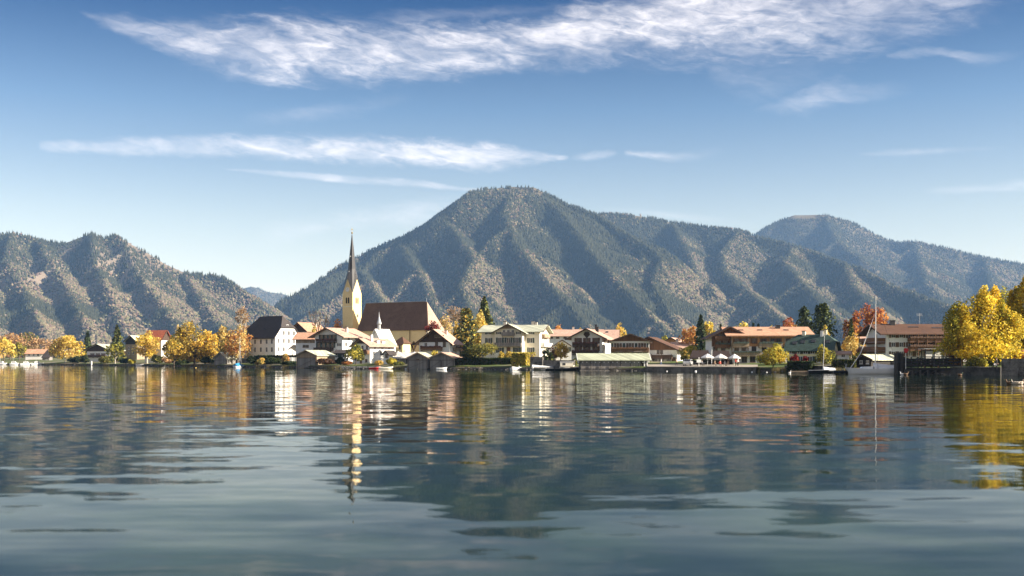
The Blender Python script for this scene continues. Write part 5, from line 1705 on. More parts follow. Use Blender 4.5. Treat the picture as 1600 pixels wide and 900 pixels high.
    hedge('hedge', 'brown green hedge right of the small sailing boat', 1302, 1337, 562.5, 208, 206, 1.6, OLIVE + DARKG)
    hedge('hedge', 'dark red brown hedge of planters behind the cafe guests', 1079, 1143, 563, 252, 248, 1.0, [(0.05, 0.025, 0.02), (0.03, 0.04, 0.02)])
    hedge('hedge', 'tall dark hedge added for the shade behind the steamer pier rails', 1412, 1500, 561, 203, 194, 1.5, DARKG)  # dark foliage added to stand for shade and plants behind the rails
    bush('bush', 'dark olive shrub behind the person in black on the quay', 1552, 548, 34, 184, OLIVE + DARKG, n=2600)
    hedge('hedge', 'low dark hedge behind the white garden wall', 400, 462, 556, 386, 378, 1.5, DARKG)


def shore_litter():
    """reeds and stones at the waterline"""
    rs = np.random.RandomState(77)
    V, K = [], []
    for a, b, n in ((70, 140, 500), (150, 205, 300), (250, 340, 700), (395, 462, 500), (500, 534, 250), (608, 634, 200), (712, 760, 300), (1184, 1232, 500), (1300, 1322, 250)):
        for px in rs.uniform(a, b, n):
            if vnoise(px * .21, 4.4) < .42: continue
            D = shore_d(px) + rs.uniform(-.6, 1.2)
            x, h, w = X(px, D), rs.uniform(.5, 1.25), rs.uniform(.05, .11)
            dx, dy = rs.uniform(-.3, .3, 2) * h
            V += [(x - w, D, -.1), (x + w, D, -.1), (x + dx, D + dy, h)]
            c = np.array([(0.30, 0.23, 0.10), (0.20, 0.19, 0.06), (0.36, 0.29, 0.15)][rs.randint(3)]) * rs.uniform(.7, 1.2)
            K += [c, c, c]
    V, K = np.array(V), np.array(K)
    tag(link('reeds', mesh_np('reeds', V, np.arange(len(V)).reshape(-1, 3), M['leaf'], K)), 'sparse yellowed reeds along the waterline', kind='stuff')
    mb = MB()
    for px in rs.uniform(-20, 1660, 1500):
        D = shore_d(px) + rs.uniform(-.9, 1.2)
        r = rs.uniform(.10, .34) * (D / 300) ** .4
        x, z = X(px, D), rs.uniform(-.05, .25)
        a = rs.uniform(0, 6.3)
        ring = [(x + r * rs.uniform(.7, 1.3) * math.cos(a + k * 1.257), D + r * rs.uniform(.7, 1.2) * math.sin(a + k * 1.257), z + rs.uniform(-.05, .05)) for k in range(5)]
        top = (x + rs.uniform(-.1, .1) * r, D, z + r * rs.uniform(.5, .9)); bot = (x, D, z - r)
        for k in range(5):
            mb.face([ring[k], ring[(k + 1) % 5], top]); mb.face([ring[(k + 1) % 5], ring[k], bot])
    tag(mb.build('shore_stones', M['stone']), 'grey stones scattered along the waterline', kind='stuff')


trees()
shore_litter()


def walls_and_piers():
    def wall(name, label, px0, px1, D0, D1, top, th, mat, cat, bz=None, cope=None, group=None):
        a, b = Vector((X(px0, D0), D0, 0)), Vector((X(px1, D1), D1, 0))
        m = (a + b) / 2
        L = (b - a).length
        zt = Z(top, (D0 + D1) / 2)
        o = thing(name, label, cat, (m.x, m.y, 0), math.atan2(b.y - a.y, b.x - a.x), group)
        rs = random.Random(int(px0))
        # uneven masonry courses with recessed joints
        ch = max(.35, (zt + .6) / 5)
        z = -.6
        k = 0
        MB().box(-L / 2 + .05, L / 2 - .05, -th / 2 + .06, th / 2, -.8, zt - .02).build('core', M['stone_d'], o)
        sm = MB()
        while z < zt - .1:
            h = min(ch * rs.uniform(.8, 1.2), zt - z)
            x = -L / 2
            while x < L / 2 - .1:
                w = min(rs.uniform(.7, 1.8), L / 2 - x)
                y = rs.uniform(0, .07)
                sm.box(x + .02, x + w - .02, -th / 2 - y, -th / 2 + .1, z + .02, z + h - .02)
                x += w
            z += h
        st = sm.build('stone', M[mat], o); st['kind'] = 'stuff'
        if cope: MB().box(-L / 2 - .05, L / 2 + .05, -th / 2 - .15, th / 2 + .1, zt + .001, zt + .13).build('coping', M[cope], o)
        return o
    s = shore_d
    wall('quay_wall', 'dark stone quay wall with a pale edge along the cafe promenade', 1011, 1098, s(1011) - .5, s(1098) - .5, 574, .8, 'stone', 'quay wall', cope='pave')
    wall('quay_wall', 'right half of the promenade quay wall running up to the ball shaped tree', 1098.2, 1183, s(1098) - .5, s(1183) - .5, 574, .8, 'stone', 'quay wall', cope='pave')
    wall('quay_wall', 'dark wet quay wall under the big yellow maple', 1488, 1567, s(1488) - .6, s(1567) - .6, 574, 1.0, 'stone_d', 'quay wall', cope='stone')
    wall('stone_wall', 'high rough stone wall at the right edge of the photo', 1567.5, 1660, s(1567) - 2.2, s(1660) - 2.2, 560, 1.2, 'stone', 'stone wall')
    wall('stone_wall', 'tall rubble wall right of the clipped yellow hedge block', 829.5, 849, 276, 273, 557.5, .6, 'stone', 'stone wall')
    wall('stone_wall', 'lower grey garden wall between rubble wall and long boathouse', 849.5, 898, 271, 266, 563.5, .5, 'stone', 'stone wall', cope='stone')
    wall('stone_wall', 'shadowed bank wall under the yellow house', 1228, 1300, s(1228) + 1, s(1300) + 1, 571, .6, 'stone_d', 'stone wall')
    # white garden wall below the rectory
    D = 372; x0, x1 = X(442, D), X(470, D)
    g = thing('garden_wall', 'white panelled garden wall on the bank left of the slatted boathouse', 'wall', ((x0 + x1) / 2, D, 0))
    L = x1 - x0
    for k in range(4):
        MB().box(-L / 2 + k * L / 4 + .12, -L / 2 + (k + 1) * L / 4 - .12, -.05, .05, ground(x0, D) - .3, Z(558.5, D)).build('panel', M['trim'], g)
    for k in range(5):
        MB().box(-L / 2 + k * L / 4 - .12, -L / 2 + k * L / 4 + .12, -.12, .12, ground(x0, D) - .5, Z(558, D)).build('post', M['white'], g)

    def pier(name, label, px0, px1, D0, D1, zt, w, n, mat='grey_wood', white=()):
        a, b = Vector((X(px0, D0), D0, 0)), Vector((X(px1, D1), D1, 0))
        m = (a + b) / 2; L = (b - a).length
        o = thing(name, label, 'jetty', (m.x, m.y, 0), math.atan2(b.y - a.y, b.x - a.x))
        k = int(L / .3)
        bm_ = MB()
        for i in range(k):
            bm_.box(-L / 2 + i * L / k + .015, -L / 2 + (i + 1) * L / k - .015, -w / 2, w / 2, zt - .06, zt + (i * 7 % 3) * .008)
        d = bm_.build('deck', M[mat], o); d['kind'] = 'stuff'
        for sy in (-1, 1): MB().box(-L / 2, L / 2, sy * (w / 2 - .12) - .06, sy * (w / 2 - .12) + .06, zt - .24, zt - .061).build('beam', M['pile_wood'], o)
        for i in range(n):
            x = -L / 2 + .2 + i * (L - .4) / (n - 1)
            wh = i in white
            MB().tube([(x, -w / 2 - .1, -2), (x, -w / 2 - .1, zt + (.5 if wh else .1))], .11, 7).build('pile', M['trim'] if wh else M['pile_wood'], o)
        return o
    pier('jetty', 'pale plank jetty before the pink roofed white house', 533, 597, s(560) - 3, s(590) - 4, .55, 1.6, 8, 'trim')
    pier('jetty', 'pale jetty with two white posts right of the clipped yellow hedge', 815, 884, s(815) - 4, s(880) - 6, .6, 1.8, 7, 'pave', (0, 2))
    pier('jetty', 'low narrow jetty at the foot of the lawn before the villa', 708, 752, s(710) - 2, s(750) - 2, .5, 1.2, 6)
    pier('jetty', 'dark low jetty left of the yellow tree on the left shore', 205, 258, s(205) - 4, s(258) - 4, .7, 1.6, 7, 'pile_wood')
    # white mooring post
    D = s(143) - 1
    o = thing('mooring_post', 'thick white mooring post at the waterline before the wide chalet', 'post', (X(143, D), D, 0))
    MB().tube([(0, 0, -1), (0, 0, 2.1)], .32, 10).build('pole', M['trim'], o)
    MB().tube([(0, 0, 2.101), (0, 0, 2.25)], .38, 10).build('cap', M['alu'], o)
    # plank fence on the left bank
    D = s(158) + 2
    x0, x1 = X(145, D), X(172, D)
    o = thing('fence', 'grey plank fence on the bank before the wide chalet', 'fence', ((x0 + x1) / 2, D, ground(x0, D)))
    L = x1 - x0
    for i in range(int(L / .35)):
        MB().box(-L / 2 + i * .35, -L / 2 + i * .35 + .26, -.03, .03, 0, 1.25 + (i * 5 % 4) * .03).build('slat', M['grey_wood'], o)
    MB().box(-L / 2, L / 2, .031, .09, .3, .42).box(-L / 2, L / 2, .031, .09, .9, 1.02).build('rail', M['grey_wood'], o)

    # steamer pier with dolphins, rails and shelter
    D0 = 187.0
    xa, xb = X(1412, D0), X(1502, 181)
    p = thing('steamer_pier', 'dark timber steamer pier with heavy rails in front of the white hotel', 'pier', (xa, D0, 0), math.atan2(181 - D0, xb - xa))
    L = math.hypot(xb - xa, 181 - D0)
    zt = 1.15
    dk = MB()
    for i in range(int(L / .3)): dk.box(i * .3 + .01, i * .3 + .28, 0, 3.2, zt - .08, zt + (i % 3) * .006)
    d = dk.build('deck', M['pile_wood'], p); d['kind'] = 'stuff'
    for y in (.1, 1.6, 3.1): MB().box(0, L, y - .1, y + .1, zt - .4, zt - .081).build('beam', M['black_wood'], p)
    for i in range(8):
        x = .2 + i * (L - .4) / 7
        MB().tube([(x, .05, -2), (x, .05, zt - .41)], .16, 7).build('pile', M['pile_wood'], p)
        MB().beam((x, -.02, -.1), (min(L, x + L / 8), -.02, zt - .45), .12, .12).build('brace', M['pile_wood'], p)
    for i in range(9):
        x = .1 + i * (L - .2) / 8
        MB().box(x - .08, x + .08, -.08, .08, zt - .1, 2.95).build('post', M['black_wood'], p)
    for z, h in ((1.45, .28), (1.95, .3), (2.45, .3), (2.9, .16)):
        MB().box(-.05, L, -.13, -.081, z, z + h).build('rail', M['black_wood'], p)
    # dolphin of heavy piles
    for i, (px, top, lab) in enumerate(((1400, 551.5, 'left'), (1404.6, 550.6, 'middle'), (1409, 552, 'right'))):
        D = 187.5 + (i == 1) * .7
        o = thing('mooring_pile', 'heavy dark mooring pile, %s one of the cluster at the end of the pier' % lab, 'mooring pile', (X(px, D), D, 0), 0, 'mooring piles at the pier head')
        zt_ = Z(top, D)
        MB().tube([(.05 * (i - 1), 0, -2.5), (0, 0, zt_ - .1), (0, 0, zt_)], [.36, .30, .24], 9).build('shaft', M['pile_wood'], o)
        MB().lathe([(.335, zt_ * .55), (.35, zt_ * .55 + .02), (.35, zt_ * .55 + .2), (.335, zt_ * .55 + .22)], 12).build('iron_band', M['metal'], o)
    # glass shelter
    D = 191; x0, x1 = X(1446, D), X(1474, D); zb, ztp = zt, Z(545.5, D)
    o = thing('pier_shelter', 'glazed waiting shelter with dark frame and flat roof behind the pier rails', 'shelter', ((x0 + x1) / 2, D, zb))
    w = x1 - x0; h = ztp - zb
    fr = MB()
    for k in range(3):
        x = -w / 2 + k * w / 2
        fr.box(x - .06, x + .06, -.06, .06, -.3, h); fr.box(x - .06, x + .06, 1.74, 1.86, -.3, h)
    for y in (0, 1.8): fr.box(-w / 2 + .061, w / 2 - .061, y - .05, y + .05, 1.3, 1.42); fr.box(-w / 2 + .061, w / 2 - .061, y - .05, y + .05, h - .3, h - .18)
    fr.build('frame', M['metal'], o)
    for k in range(2):
        pn = MB().box(-w / 2 + k * w / 2 + .08, -w / 2 + (k + 1) * w / 2 - .08, .01, .03, 1.44, h - .32)
        pn.build('pane', M['trim'], o)
    MB().box(-w / 2 - .4, w / 2 + .4, -.4, 2.2, h + .001, h + .14).build('roof', M['grey_tin'], o)
    MB().box(-w / 2 + .2, w / 2 - .2, 1.3, 1.7, .42, .5).box(-w / 2 + .3, -w / 2 + .4, 1.35, 1.65, -.1, .42).box(w / 2 - .4, w / 2 - .3, 1.35, 1.65, -.1, .42).build('bench', M['brown_wood'], o)
    # red round sign on a pole
    D = 186.6; x = X(1415.3, D)
    o = thing('sign', 'round red sign on a white pole at the head of the pier', 'sign', (x, D, 1.1))
    zc = Z(547.7, D) - 1.1
    MB().tube([(0, 0, -.2), (0, 0, zc + .3)], .05, 6).build('pole', M['trim'], o)
    MB().prism([(-.42, .08), (-.3, .38), (0, .42), (.3, .36), (.42, .06), (.26, -.26), (0, -.46), (-.26, -.24)], -.1, -.052, 'y').build('disc', M['red_paint'], o, loc=(0, 0, zc))
    # pale stone bench slab on the quay
    D = s(1535) + 1.2; x0, x1 = X(1521, D), X(1548, D)
    o = thing('bench', 'low pale stone bench on the quay under the big maple', 'bench', ((x0 + x1) / 2, D, .9))
    w = x1 - x0
    MB().box(-w / 2, w / 2, -.25, .25, .30, .42).build('seat', M['pave'], o)
    for sx in (-1, 1): MB().box(sx * w * .38 - .15, sx * w * .38 + .15, -.2, .2, -.1, .30).build('leg', M['stone'], o)
    # promenade paving: a strip behind the quay wall
    v, f = [], []
    pp = np.linspace(1011, 1184, 30)
    for p_ in pp:
        d = s(p_)
        v += [(X(p_, d - .1), d - .1, 1.06), (X(p_, d + 14), d + 14, 1.5)]
    f = [(2 * i, 2 * i + 2, 2 * i + 3, 2 * i + 1) for i in range(len(pp) - 1)]
    me = mesh_np('promenade', np.array(v), np.array(f), M['pave'])
    tag(link('promenade', me), 'pale lakeside promenade of the cafe', kind='structure')


walls_and_piers()


# ------------------------------------------------------------------ boats
def hull_mesh(L, beam, dep, mat, open_=False, bow=.32, deck=None):
    """hull with its bow at +x and the waterline at z = 0"""
    n = 12
    b = MB()
    rows = []
    for i in range(n + 1):
        t = i / n
        w = beam / 2 * min(1, (1 - t) / bow) ** .62 * (.78 + .22 * min(1, t * 3))
        sh = dep * (1 + .35 * t * t)
        x = -L / 2 + t * L
        kx = x - .10 * L * t * t * .6
        rows.append([(x, -w, sh), (kx, -w * .93, sh * .35), (kx, -w * .6, -.18), (kx, 0, -.3), (kx, w * .6, -.18), (kx, w * .93, sh * .35), (x, w, sh)])
    for r0, r1 in zip(rows, rows[1:]):
        for k in range(6): b.face([r0[k], r1[k], r1[k + 1], r0[k + 1]])
    b.face(rows[0])
    me = b.mesh('hull', mat, True)
    bm = bmesh.new(); bm.from_mesh(me); bmesh.ops.remove_doubles(bm, verts=bm.verts, dist=.0005)
    bmesh.ops.recalc_face_normals(bm, faces=bm.faces); bm.to_mesh(me); bm.free()
    dk = MB()
    zz = -.0 if not open_ else -dep * .62
    for r0, r1 in zip(rows, rows[1:]):
        s = .985 if not open_ else .85
        dk.face([(r0[0][0], r0[0][1] * s, r0[0][2] + zz - .02), (r1[0][0], r1[0][1] * s, r1[0][2] + zz - .02), (r1[6][0], r1[6][1] * s, r1[6][2] + zz - .02), (r0[6][0], r0[6][1] * s, r0[6][2] + zz - .02)])
    return me, dk, rows


def boat(label, px, D, L, beam, dep, rz, hull='gel', open_=False, name='boat', cat='boat', group=None, deck='canvas', rail='trim'):
    o = thing(name, label, cat, (X(px, D), D, 0), rz, group)
    me, dk, rows = hull_mesh(L, beam, dep, M[hull], open_)
    h = link('hull', me, o)
    if open_:
        md = h.modifiers.new('thickness', 'SOLIDIFY'); md.thickness = .04
    dk.build('deck' if not open_ else 'floor', M[deck], o)
    for sg in (0, 6):
        MB().tube([r[sg] for r in rows], .035, 5).build('gunwale', M[rail], o)
    if open_:
        for t in (.25, .5, .72):
            r = rows[int(t * 12)]
            MB().box(r[0][0] - .14, r[0][0] + .14, r[0][1] * .95, r[6][1] * .95, dep * .7, dep * .76).build('thwart', M['tan_wood'], o)
    return o, rows


def tarp(o, x0, x1, w, z0, z1, mat):
    b = MB()
    n = 8
    rs = random.Random(int(x0 * 10) + 3)
    R = []
    for i in range(n + 1):
        x = x0 + (x1 - x0) * i / n
        zz = z1 * (1 - .25 * i / n) + rs.uniform(-.04, .04)
        R.append([(x, -w / 2, z0), (x, -w * .46, z0 + .1 + (zz - z0) * .2), (x, -w * .22, z0 + (zz - z0) * .68), (x, 0, zz), (x, w * .22, z0 + (zz - z0) * .68), (x, w * .46, z0 + .1 + (zz - z0) * .2), (x, w / 2, z0)])
    for a, c in zip(R, R[1:]):
        for k in range(6): b.face([a[k], c[k], c[k + 1], a[k + 1]])
    b.face(R[0]); b.face(R[-1])
    return b.build('cover', M[mat], o)


def boats():
    s = shore_d
    # tall mast yacht
    D = 190; L = 9.0
    o, rows = boat('white sailing yacht with a very tall bare mast left of the pier', 1362, D, L, 2.5, .85, math.pi - .12, name='sailboat', cat='sailboat')
    dx = lambda px: -(X(px, D) - X(1362, D))
    H = Z(463, D)
    mx = dx(1367.5)
    MB().tube([(mx, 0, .7), (mx - .05, 0, H * .6), (mx - .1, 0, H)], [.09, .08, .05], 8).build('mast', M['alu'], o)
    MB().beam((mx - .05, 0, H * .62), (mx - .05, .9, H * .63), .05).beam((mx - .05, 0, H * .62), (mx - .05, -.9, H * .63), .05).build('spreader', M['alu'], o)
    MB().box(mx - .25, mx + .1, -.04, .04, H + .02, H + .08).tube([(mx - .1, 0, H), (mx - .1, 0, H + .5)], .02, 5).build('wind_vane', M['metal'], o)
    fs = MB().tube([(dx(1329), 0, .95), (dx(1345), 0, 3.6), (mx - .05, 0, H * .80)], [.06, .07, .035], 6)
    fs.build('furled_sail', M['canvas'], o)
    for sy in (-1, 1):
        MB().tube([(mx - .2, sy * 1.15, .95), (mx - .08, sy * .9, H * .63), (mx - .1, 0, H * .97)], .018, 4).build('shroud', M['metal'], o)
    MB().tube([(-L / 2 + .1, 0, .9), (mx - .1, 0, H)], .018, 4).build('backstay', M['metal'], o)
    MB().tube([(mx, 0, 1.5), (-L / 2 + .5, 0, 1.55)], .07, 6).build('boom', M['alu'], o)
    tarp(o, mx + .3, -L / 2 + .3, 2.3, .85, 1.95, 'canvas')
    cb = MB(); cb.prism([(mx + .5, .9), (mx + 2.6, .95), (mx + 2.3, 1.28), (mx + .5, 1.35)], -.7, .7, 'y'); cb.build('cabin', M['gel'], o)
    bl = MB().tube([rows[i][0] for i in range(0, 13)], .05, 5); bl.v = [(a, b * 1.01, c - .28) for a, b, c in bl.v]
    bl.build('stripe', M['metal'], o)
    MB().tube([(L / 2 - .1, -.3, 1.15), (L / 2 - .3, -.5, 1.75), (L / 2 + .1, 0, 1.8), (L / 2 - .3, .5, 1.75), (L / 2 - .1, .3, 1.15)], .025, 5).build('pulpit', M['alu'], o)
    # small sailing boat with white cover
    D = s(1286) - 3
    o, rows = boat('small dark hulled sailing boat with a bare slanting mast and white cover', 1286, D, 5.2, 1.8, .55, -.15, 'rubber', name='sailboat', cat='sailboat', rail='alu')
    H = Z(521, D)
    MB().tube([(0, 0, .4), (.28, 0, H)], [.06, .04], 7).build('mast', M['alu'], o)
    for sy in (-1, 1): MB().tube([(-.3, sy * .8, .6), (.25, 0, H * .92)], .014, 4).build('shroud', M['metal'], o)
    tarp(o, .1, 2.2, 1.7, .45, 1.25, 'gel')
    # blue covered boat
    D = s(373) - 5
    o, rows = boat('sailing boat with a bright blue cover and white mast beside the grey boathouse', 374, D, 5.5, 2.0, .6, 1.2, name='sailboat', cat='sailboat')
    H = Z(526, D)
    MB().tube([(.3, 0, .5), (.3, 0, H)], [.08, .06], 7).build('mast', M['alu'], o)
    for sy in (-1, 1): MB().tube([(0, sy * .9, .6), (.3, 0, H * .8)], .03, 4).build('shroud', M['alu'], o)
    tarp(o, .2, -2.6, 2.0, .5, 1.7, 'blue_can')
    tarp(o, .4, 2.3, 1.6, .6, 1.2, 'blue_can')
    # rowing boats and motor boats
    G = 'small boats moored along the shore'
    boat('flat brown wooden punt lying left of the small sailing boat', 1259, s(1259) - 3, 6.0, 1.3, .32, .02, 'tan_wood', True, 'rowboat', 'rowboat', G, 'brown_wood', 'tan_wood')
    o, _ = boat('white motor boat moored at the foot of the tall clipped hedge', 806.5, s(806) - 6, 3.0, 1.4, .55, .5, 'gel', False, 'motorboat', 'motorboat', G)
    tarp(o, -1.2, .8, 1.25, .5, .95, 'canvas')
    o, _ = boat('grey boat under a long pale cover behind the white posted jetty', 848, s(848) - 1.5, 5.6, 1.8, .8, .02, 'canvas', False, 'motorboat', 'motorboat', G)
    tarp(o, -2.6, 2.1, 1.8, .78, 1.35, 'canvas')
    o, _ = boat('dark long launch moored left of the long green roofed boathouse', 880, s(880) - 3, 8.5, 2.2, .55, .02, 'rubber', False, 'motorboat', 'motorboat', G)
    o, _ = boat('cream cabin boat with one dark window left of the long boathouse', 886, s(886) + 1.0, 3.6, 1.8, .9, .02, 'cream', False, 'cabin_boat', 'boat', G)
    MB().box(-1.65, 1.45, -.95, .9, .95, 2.0).build('cabin', M['cream'], o)
    MB().box(-1.75, 1.55, -1.05, 1.0, 2.001, 2.12).build('roof', M['trim'], o)
    MB().box(-1.1, -.45, -1.0, -.94, 1.3, 1.8).build('window', M['glass'], o)
    o, _ = boat('pale rowing boat tied up left of the round windowed boathouse', 640, s(640) - 5, 2.6, 1.1, .35, .1, 'gel', True, 'rowboat', 'rowboat', G)
    o, _ = boat('white rowing boat on the water before the wider grey boathouse', 690, s(690) - 6, 3.0, 1.2, .45, .05, 'gel', True, 'rowboat', 'rowboat', G)
    o, _ = boat('cream dinghy lying below the golden shrub at the pale jetty', 603, s(603) - 4, 4.2, 1.4, .5, .1, 'cream', True, 'rowboat', 'rowboat', G)
    o, _ = boat('red and white dinghy at the end of the pale jetty', 586, s(586) - 6, 3.4, 1.3, .5, -.2, 'red_paint', True, 'rowboat', 'rowboat', G)
    o, _ = boat('small white boat beside the dark low jetty on the left shore', 219, s(219) - 8, 3.6, 1.5, .7, .2, 'gel', False, 'motorboat', 'motorboat', G)
    for px, L, lab, hl in ((2, 7, 'blue grey motor boat at the very left edge', 'canvas'), (22, 5, 'low white boat beneath the golden trees at the far left', 'canvas'), (41, 7, 'white cabin cruiser left of the red roofed house shore', 'gel'), (58, 7, 'white boat right of the cabin cruiser at the far left', 'canvas')):
        o, _ = boat(lab, px, s(px) - 6, L, 2.2, .9, .1 + px * .01, hl, False, 'motorboat', 'motorboat', 'boats moored at the far left')
        MB().prism([(-1.5, .9), (1.4, .95), (.8, 2.1), (-1.4, 2.0)], -.8, .8, 'y').build('cabin', M['gel'], o)
        MB().box(-1.2, .7, -.83, -.801, 1.35, 1.85).build('window', M['glass'], o)
        MB().tube([(-.5, 0, 1.9), (-.5, 0, 5)], .05, 5).build('mast', M['alu'], o)
    # dark rubber raft
    D = s(1313) - 3
    o = thing('rubber_raft', 'dark inflatable raft between the two sailing boats', 'raft', (X(1313.5, D), D, .1))
    r = MB()
    pts = [(1.15 * math.cos(t) * (1 if abs(math.cos(t)) < .99 else 1), .62 * math.sin(t), .2) for t in np.linspace(0, 2 * math.pi, 17)]
    r.tube(pts, .26, 8, cap=False)
    r.build('tube', M['rubber'], o, True)
    MB().box(-.9, .9, -.5, .5, .0, .08).build('floor', M['rubber'], o)
    # buoys
    Bq = 'mooring buoys on the lake'
    for px, py, r, mat, lab in ((1330, 584.5, .26, 'red_paint', 'red ball buoy before the bow of the sailing yacht'), (1198, 582, .15, 'trim', 'white buoy left of the ball shaped tree mirror'), (1087, 580, .28, 'trim', 'flat white buoy below the terrace parasols'),
                                (1042, 578.7, .16, 'trim', 'tiny white buoy below the low guesthouse'), (1175, 581.5, .18, 'trim', 'white buoy at the end of the promenade wall'), (1271, 583, .18, 'trim', 'small white buoy under the leaning yellow green tree'), (217, 572, .3, 'gold', 'yellow buoy off the dark low jetty'), (306, 575, .25, 'gold', 'yellow buoy off the huge maple')):
        D = CH * F / (py - HY) if py > HY + 3 else 300
        D = min(D, s(px) - 3)
        o = thing('buoy', lab, 'buoy', (X(px, D), D, 0), 0, Bq)
        MB().lathe([(.01, -r * .7), (r * .7, -r * .5), (r, 0.02), (r * .8, r * .65), (r * .3, r * .95), (.01, r)], 12).build('float', M[mat], o, True)
        MB().tube([(0, 0, r * .9), (0, 0, r * 1.35)], r * .12, 5).build('eye', M['metal'], o)


boats()


# ------------------------------------------------------------------ people, birds, car, cafe
def person(label, px, D, z, shirt, trousers, rz=0, h=1.75, seated=False, group=None, hair='hair', walk=.0):
    o = thing('person', label, 'person', (X(px, D), D, z), rz, group)
    k = h / 1.75
    hip = .92 if not seated else .48
    dz = hip - .92
    V, E, R = [], [], []
    def add(p, r, par=None):
        V.append((p[0] * k, p[1] * k, p[2] * k)); R.append(r * k)
        if par is not None: E.append((par, len(V) - 1))
        return len(V) - 1
    pel = add((0, 0, .95 + dz), .145)
    wa = add((0, 0, 1.12 + dz), .125, pel)
    chs = add((0, .01, 1.34 + dz), .155, wa)
    nk = add((0, .0, 1.50 + dz), .06, chs)
    hd = add((0, -.02, 1.60 + dz), .092, nk)
    add((0, -.015, 1.70 + dz), .085, hd)
    for sg in (-1, 1):
        sh = add((sg * .19, .01, 1.41 + dz), .07, chs)
        el = add((sg * .26, .03 - walk * sg * .15, 1.13 + dz), .048, sh)
        wr = add((sg * .25, -.12 - walk * sg * .2, .90 + dz + (.1 if seated else 0)), .036, el)
        hn = add((sg * .24, -.16 - walk * sg * .2, .81 + dz + (.1 if seated else 0)), .034, wr)
        for q in range(5):
            add((sg * (.24 - .018 * (q - 2)), -.18 - walk * sg * .2 - (.03 if q == 0 else 0), .745 + dz + abs(q - 2) * .008 + (.1 if seated else 0) + (.04 if q == 0 else 0)), .0095, hn)
        hp = add((sg * .095, 0, .88 + dz), .105, pel)
        if seated:
            kn = add((sg * .12, -.42, .50), .068, hp); an = add((sg * .12, -.40, .09), .042, kn)
            add((sg * .13, -.58, .045), .036, an)
        else:
            kn = add((sg * .105, -.03 + walk * sg * .22, .50), .068, hp); an = add((sg * .11, .02 + walk * sg * .4, .09), .042, kn)
            add((sg * .12, -.15 + walk * sg * .4, .045), .036, an)
    me = bpy.data.meshes.new('body'); me.from_pydata(V, E, [])
    b = link('body', me, o)
    md = b.modifiers.new('skin', 'SKIN')
    for i, sv in enumerate(me.skin_vertices[0].data):
        sv.radius = (R[i], R[i]); sv.use_root = i == 0
    b.modifiers.new('smooth', 'SUBSURF').levels = 1
    dg = bpy.context.evaluated_depsgraph_get()
    bm_ = bpy.data.meshes.new_from_object(b.evaluated_get(dg))
    b.modifiers.clear(); b.data = bm_; bm_.name = 'body'
    bm_.materials.clear()
    for m in (M['skin'], M[shirt], M[trousers], M['rubber']): bm_.materials.append(m)
    for f in bm_.polygons:
        c = f.center / k
        z_ = c.z
        mi = 1
        if z_ > 1.47 + dz: mi = 0
        elif abs(c.x) > .17 and z_ < .90 + dz + (.1 if seated else 0) and z_ > .6 + dz: mi = 0
        elif z_ < .11: mi = 3
        elif z_ < .95 + dz: mi = 2
        f.material_index = mi; f.use_smooth = True
    hr = MB().lathe([(.098, 1.60), (.108, 1.66), (.1, 1.72), (.06, 1.775), (.005, 1.79)], 12, 0, (0, .012, dz))
    hr.v = [(a * k, b2 * k, c * k) for a, b2, c in hr.v]
    hr.build('hair', M[hair], o, True)
    fc = MB()
    for sg in (-1, 1): fc.box(sg * .032 - .01, sg * .032 + .01, -.118, -.108, 1.635 + dz, 1.65 + dz)
    fc.box(-.012, .012, -.132, -.105, 1.595 + dz, 1.63 + dz); fc.box(-.028, .028, -.112, -.104, 1.565 + dz, 1.575 + dz)
    fc.v = [(a * k, b2 * k, c * k) for a, b2, c in fc.v]
    fc.build('face', M['hair'], o)
    return o


M['cloth_black'] = mat_plain('black_cloth', (0.015, 0.015, 0.018), 0.9)
M['cloth_white'] = mat_plain('white_cloth', (0.75, 0.72, 0.68), 0.9)
M['cloth_red'] = mat_plain('red_cloth', (0.55, 0.08, 0.05), 0.9)
M['cloth_blue'] = mat_plain('blue_cloth', (0.10, 0.16, 0.30), 0.9)
M['cloth_tan'] = mat_plain('tan_cloth', (0.50, 0.36, 0.24), 0.9)


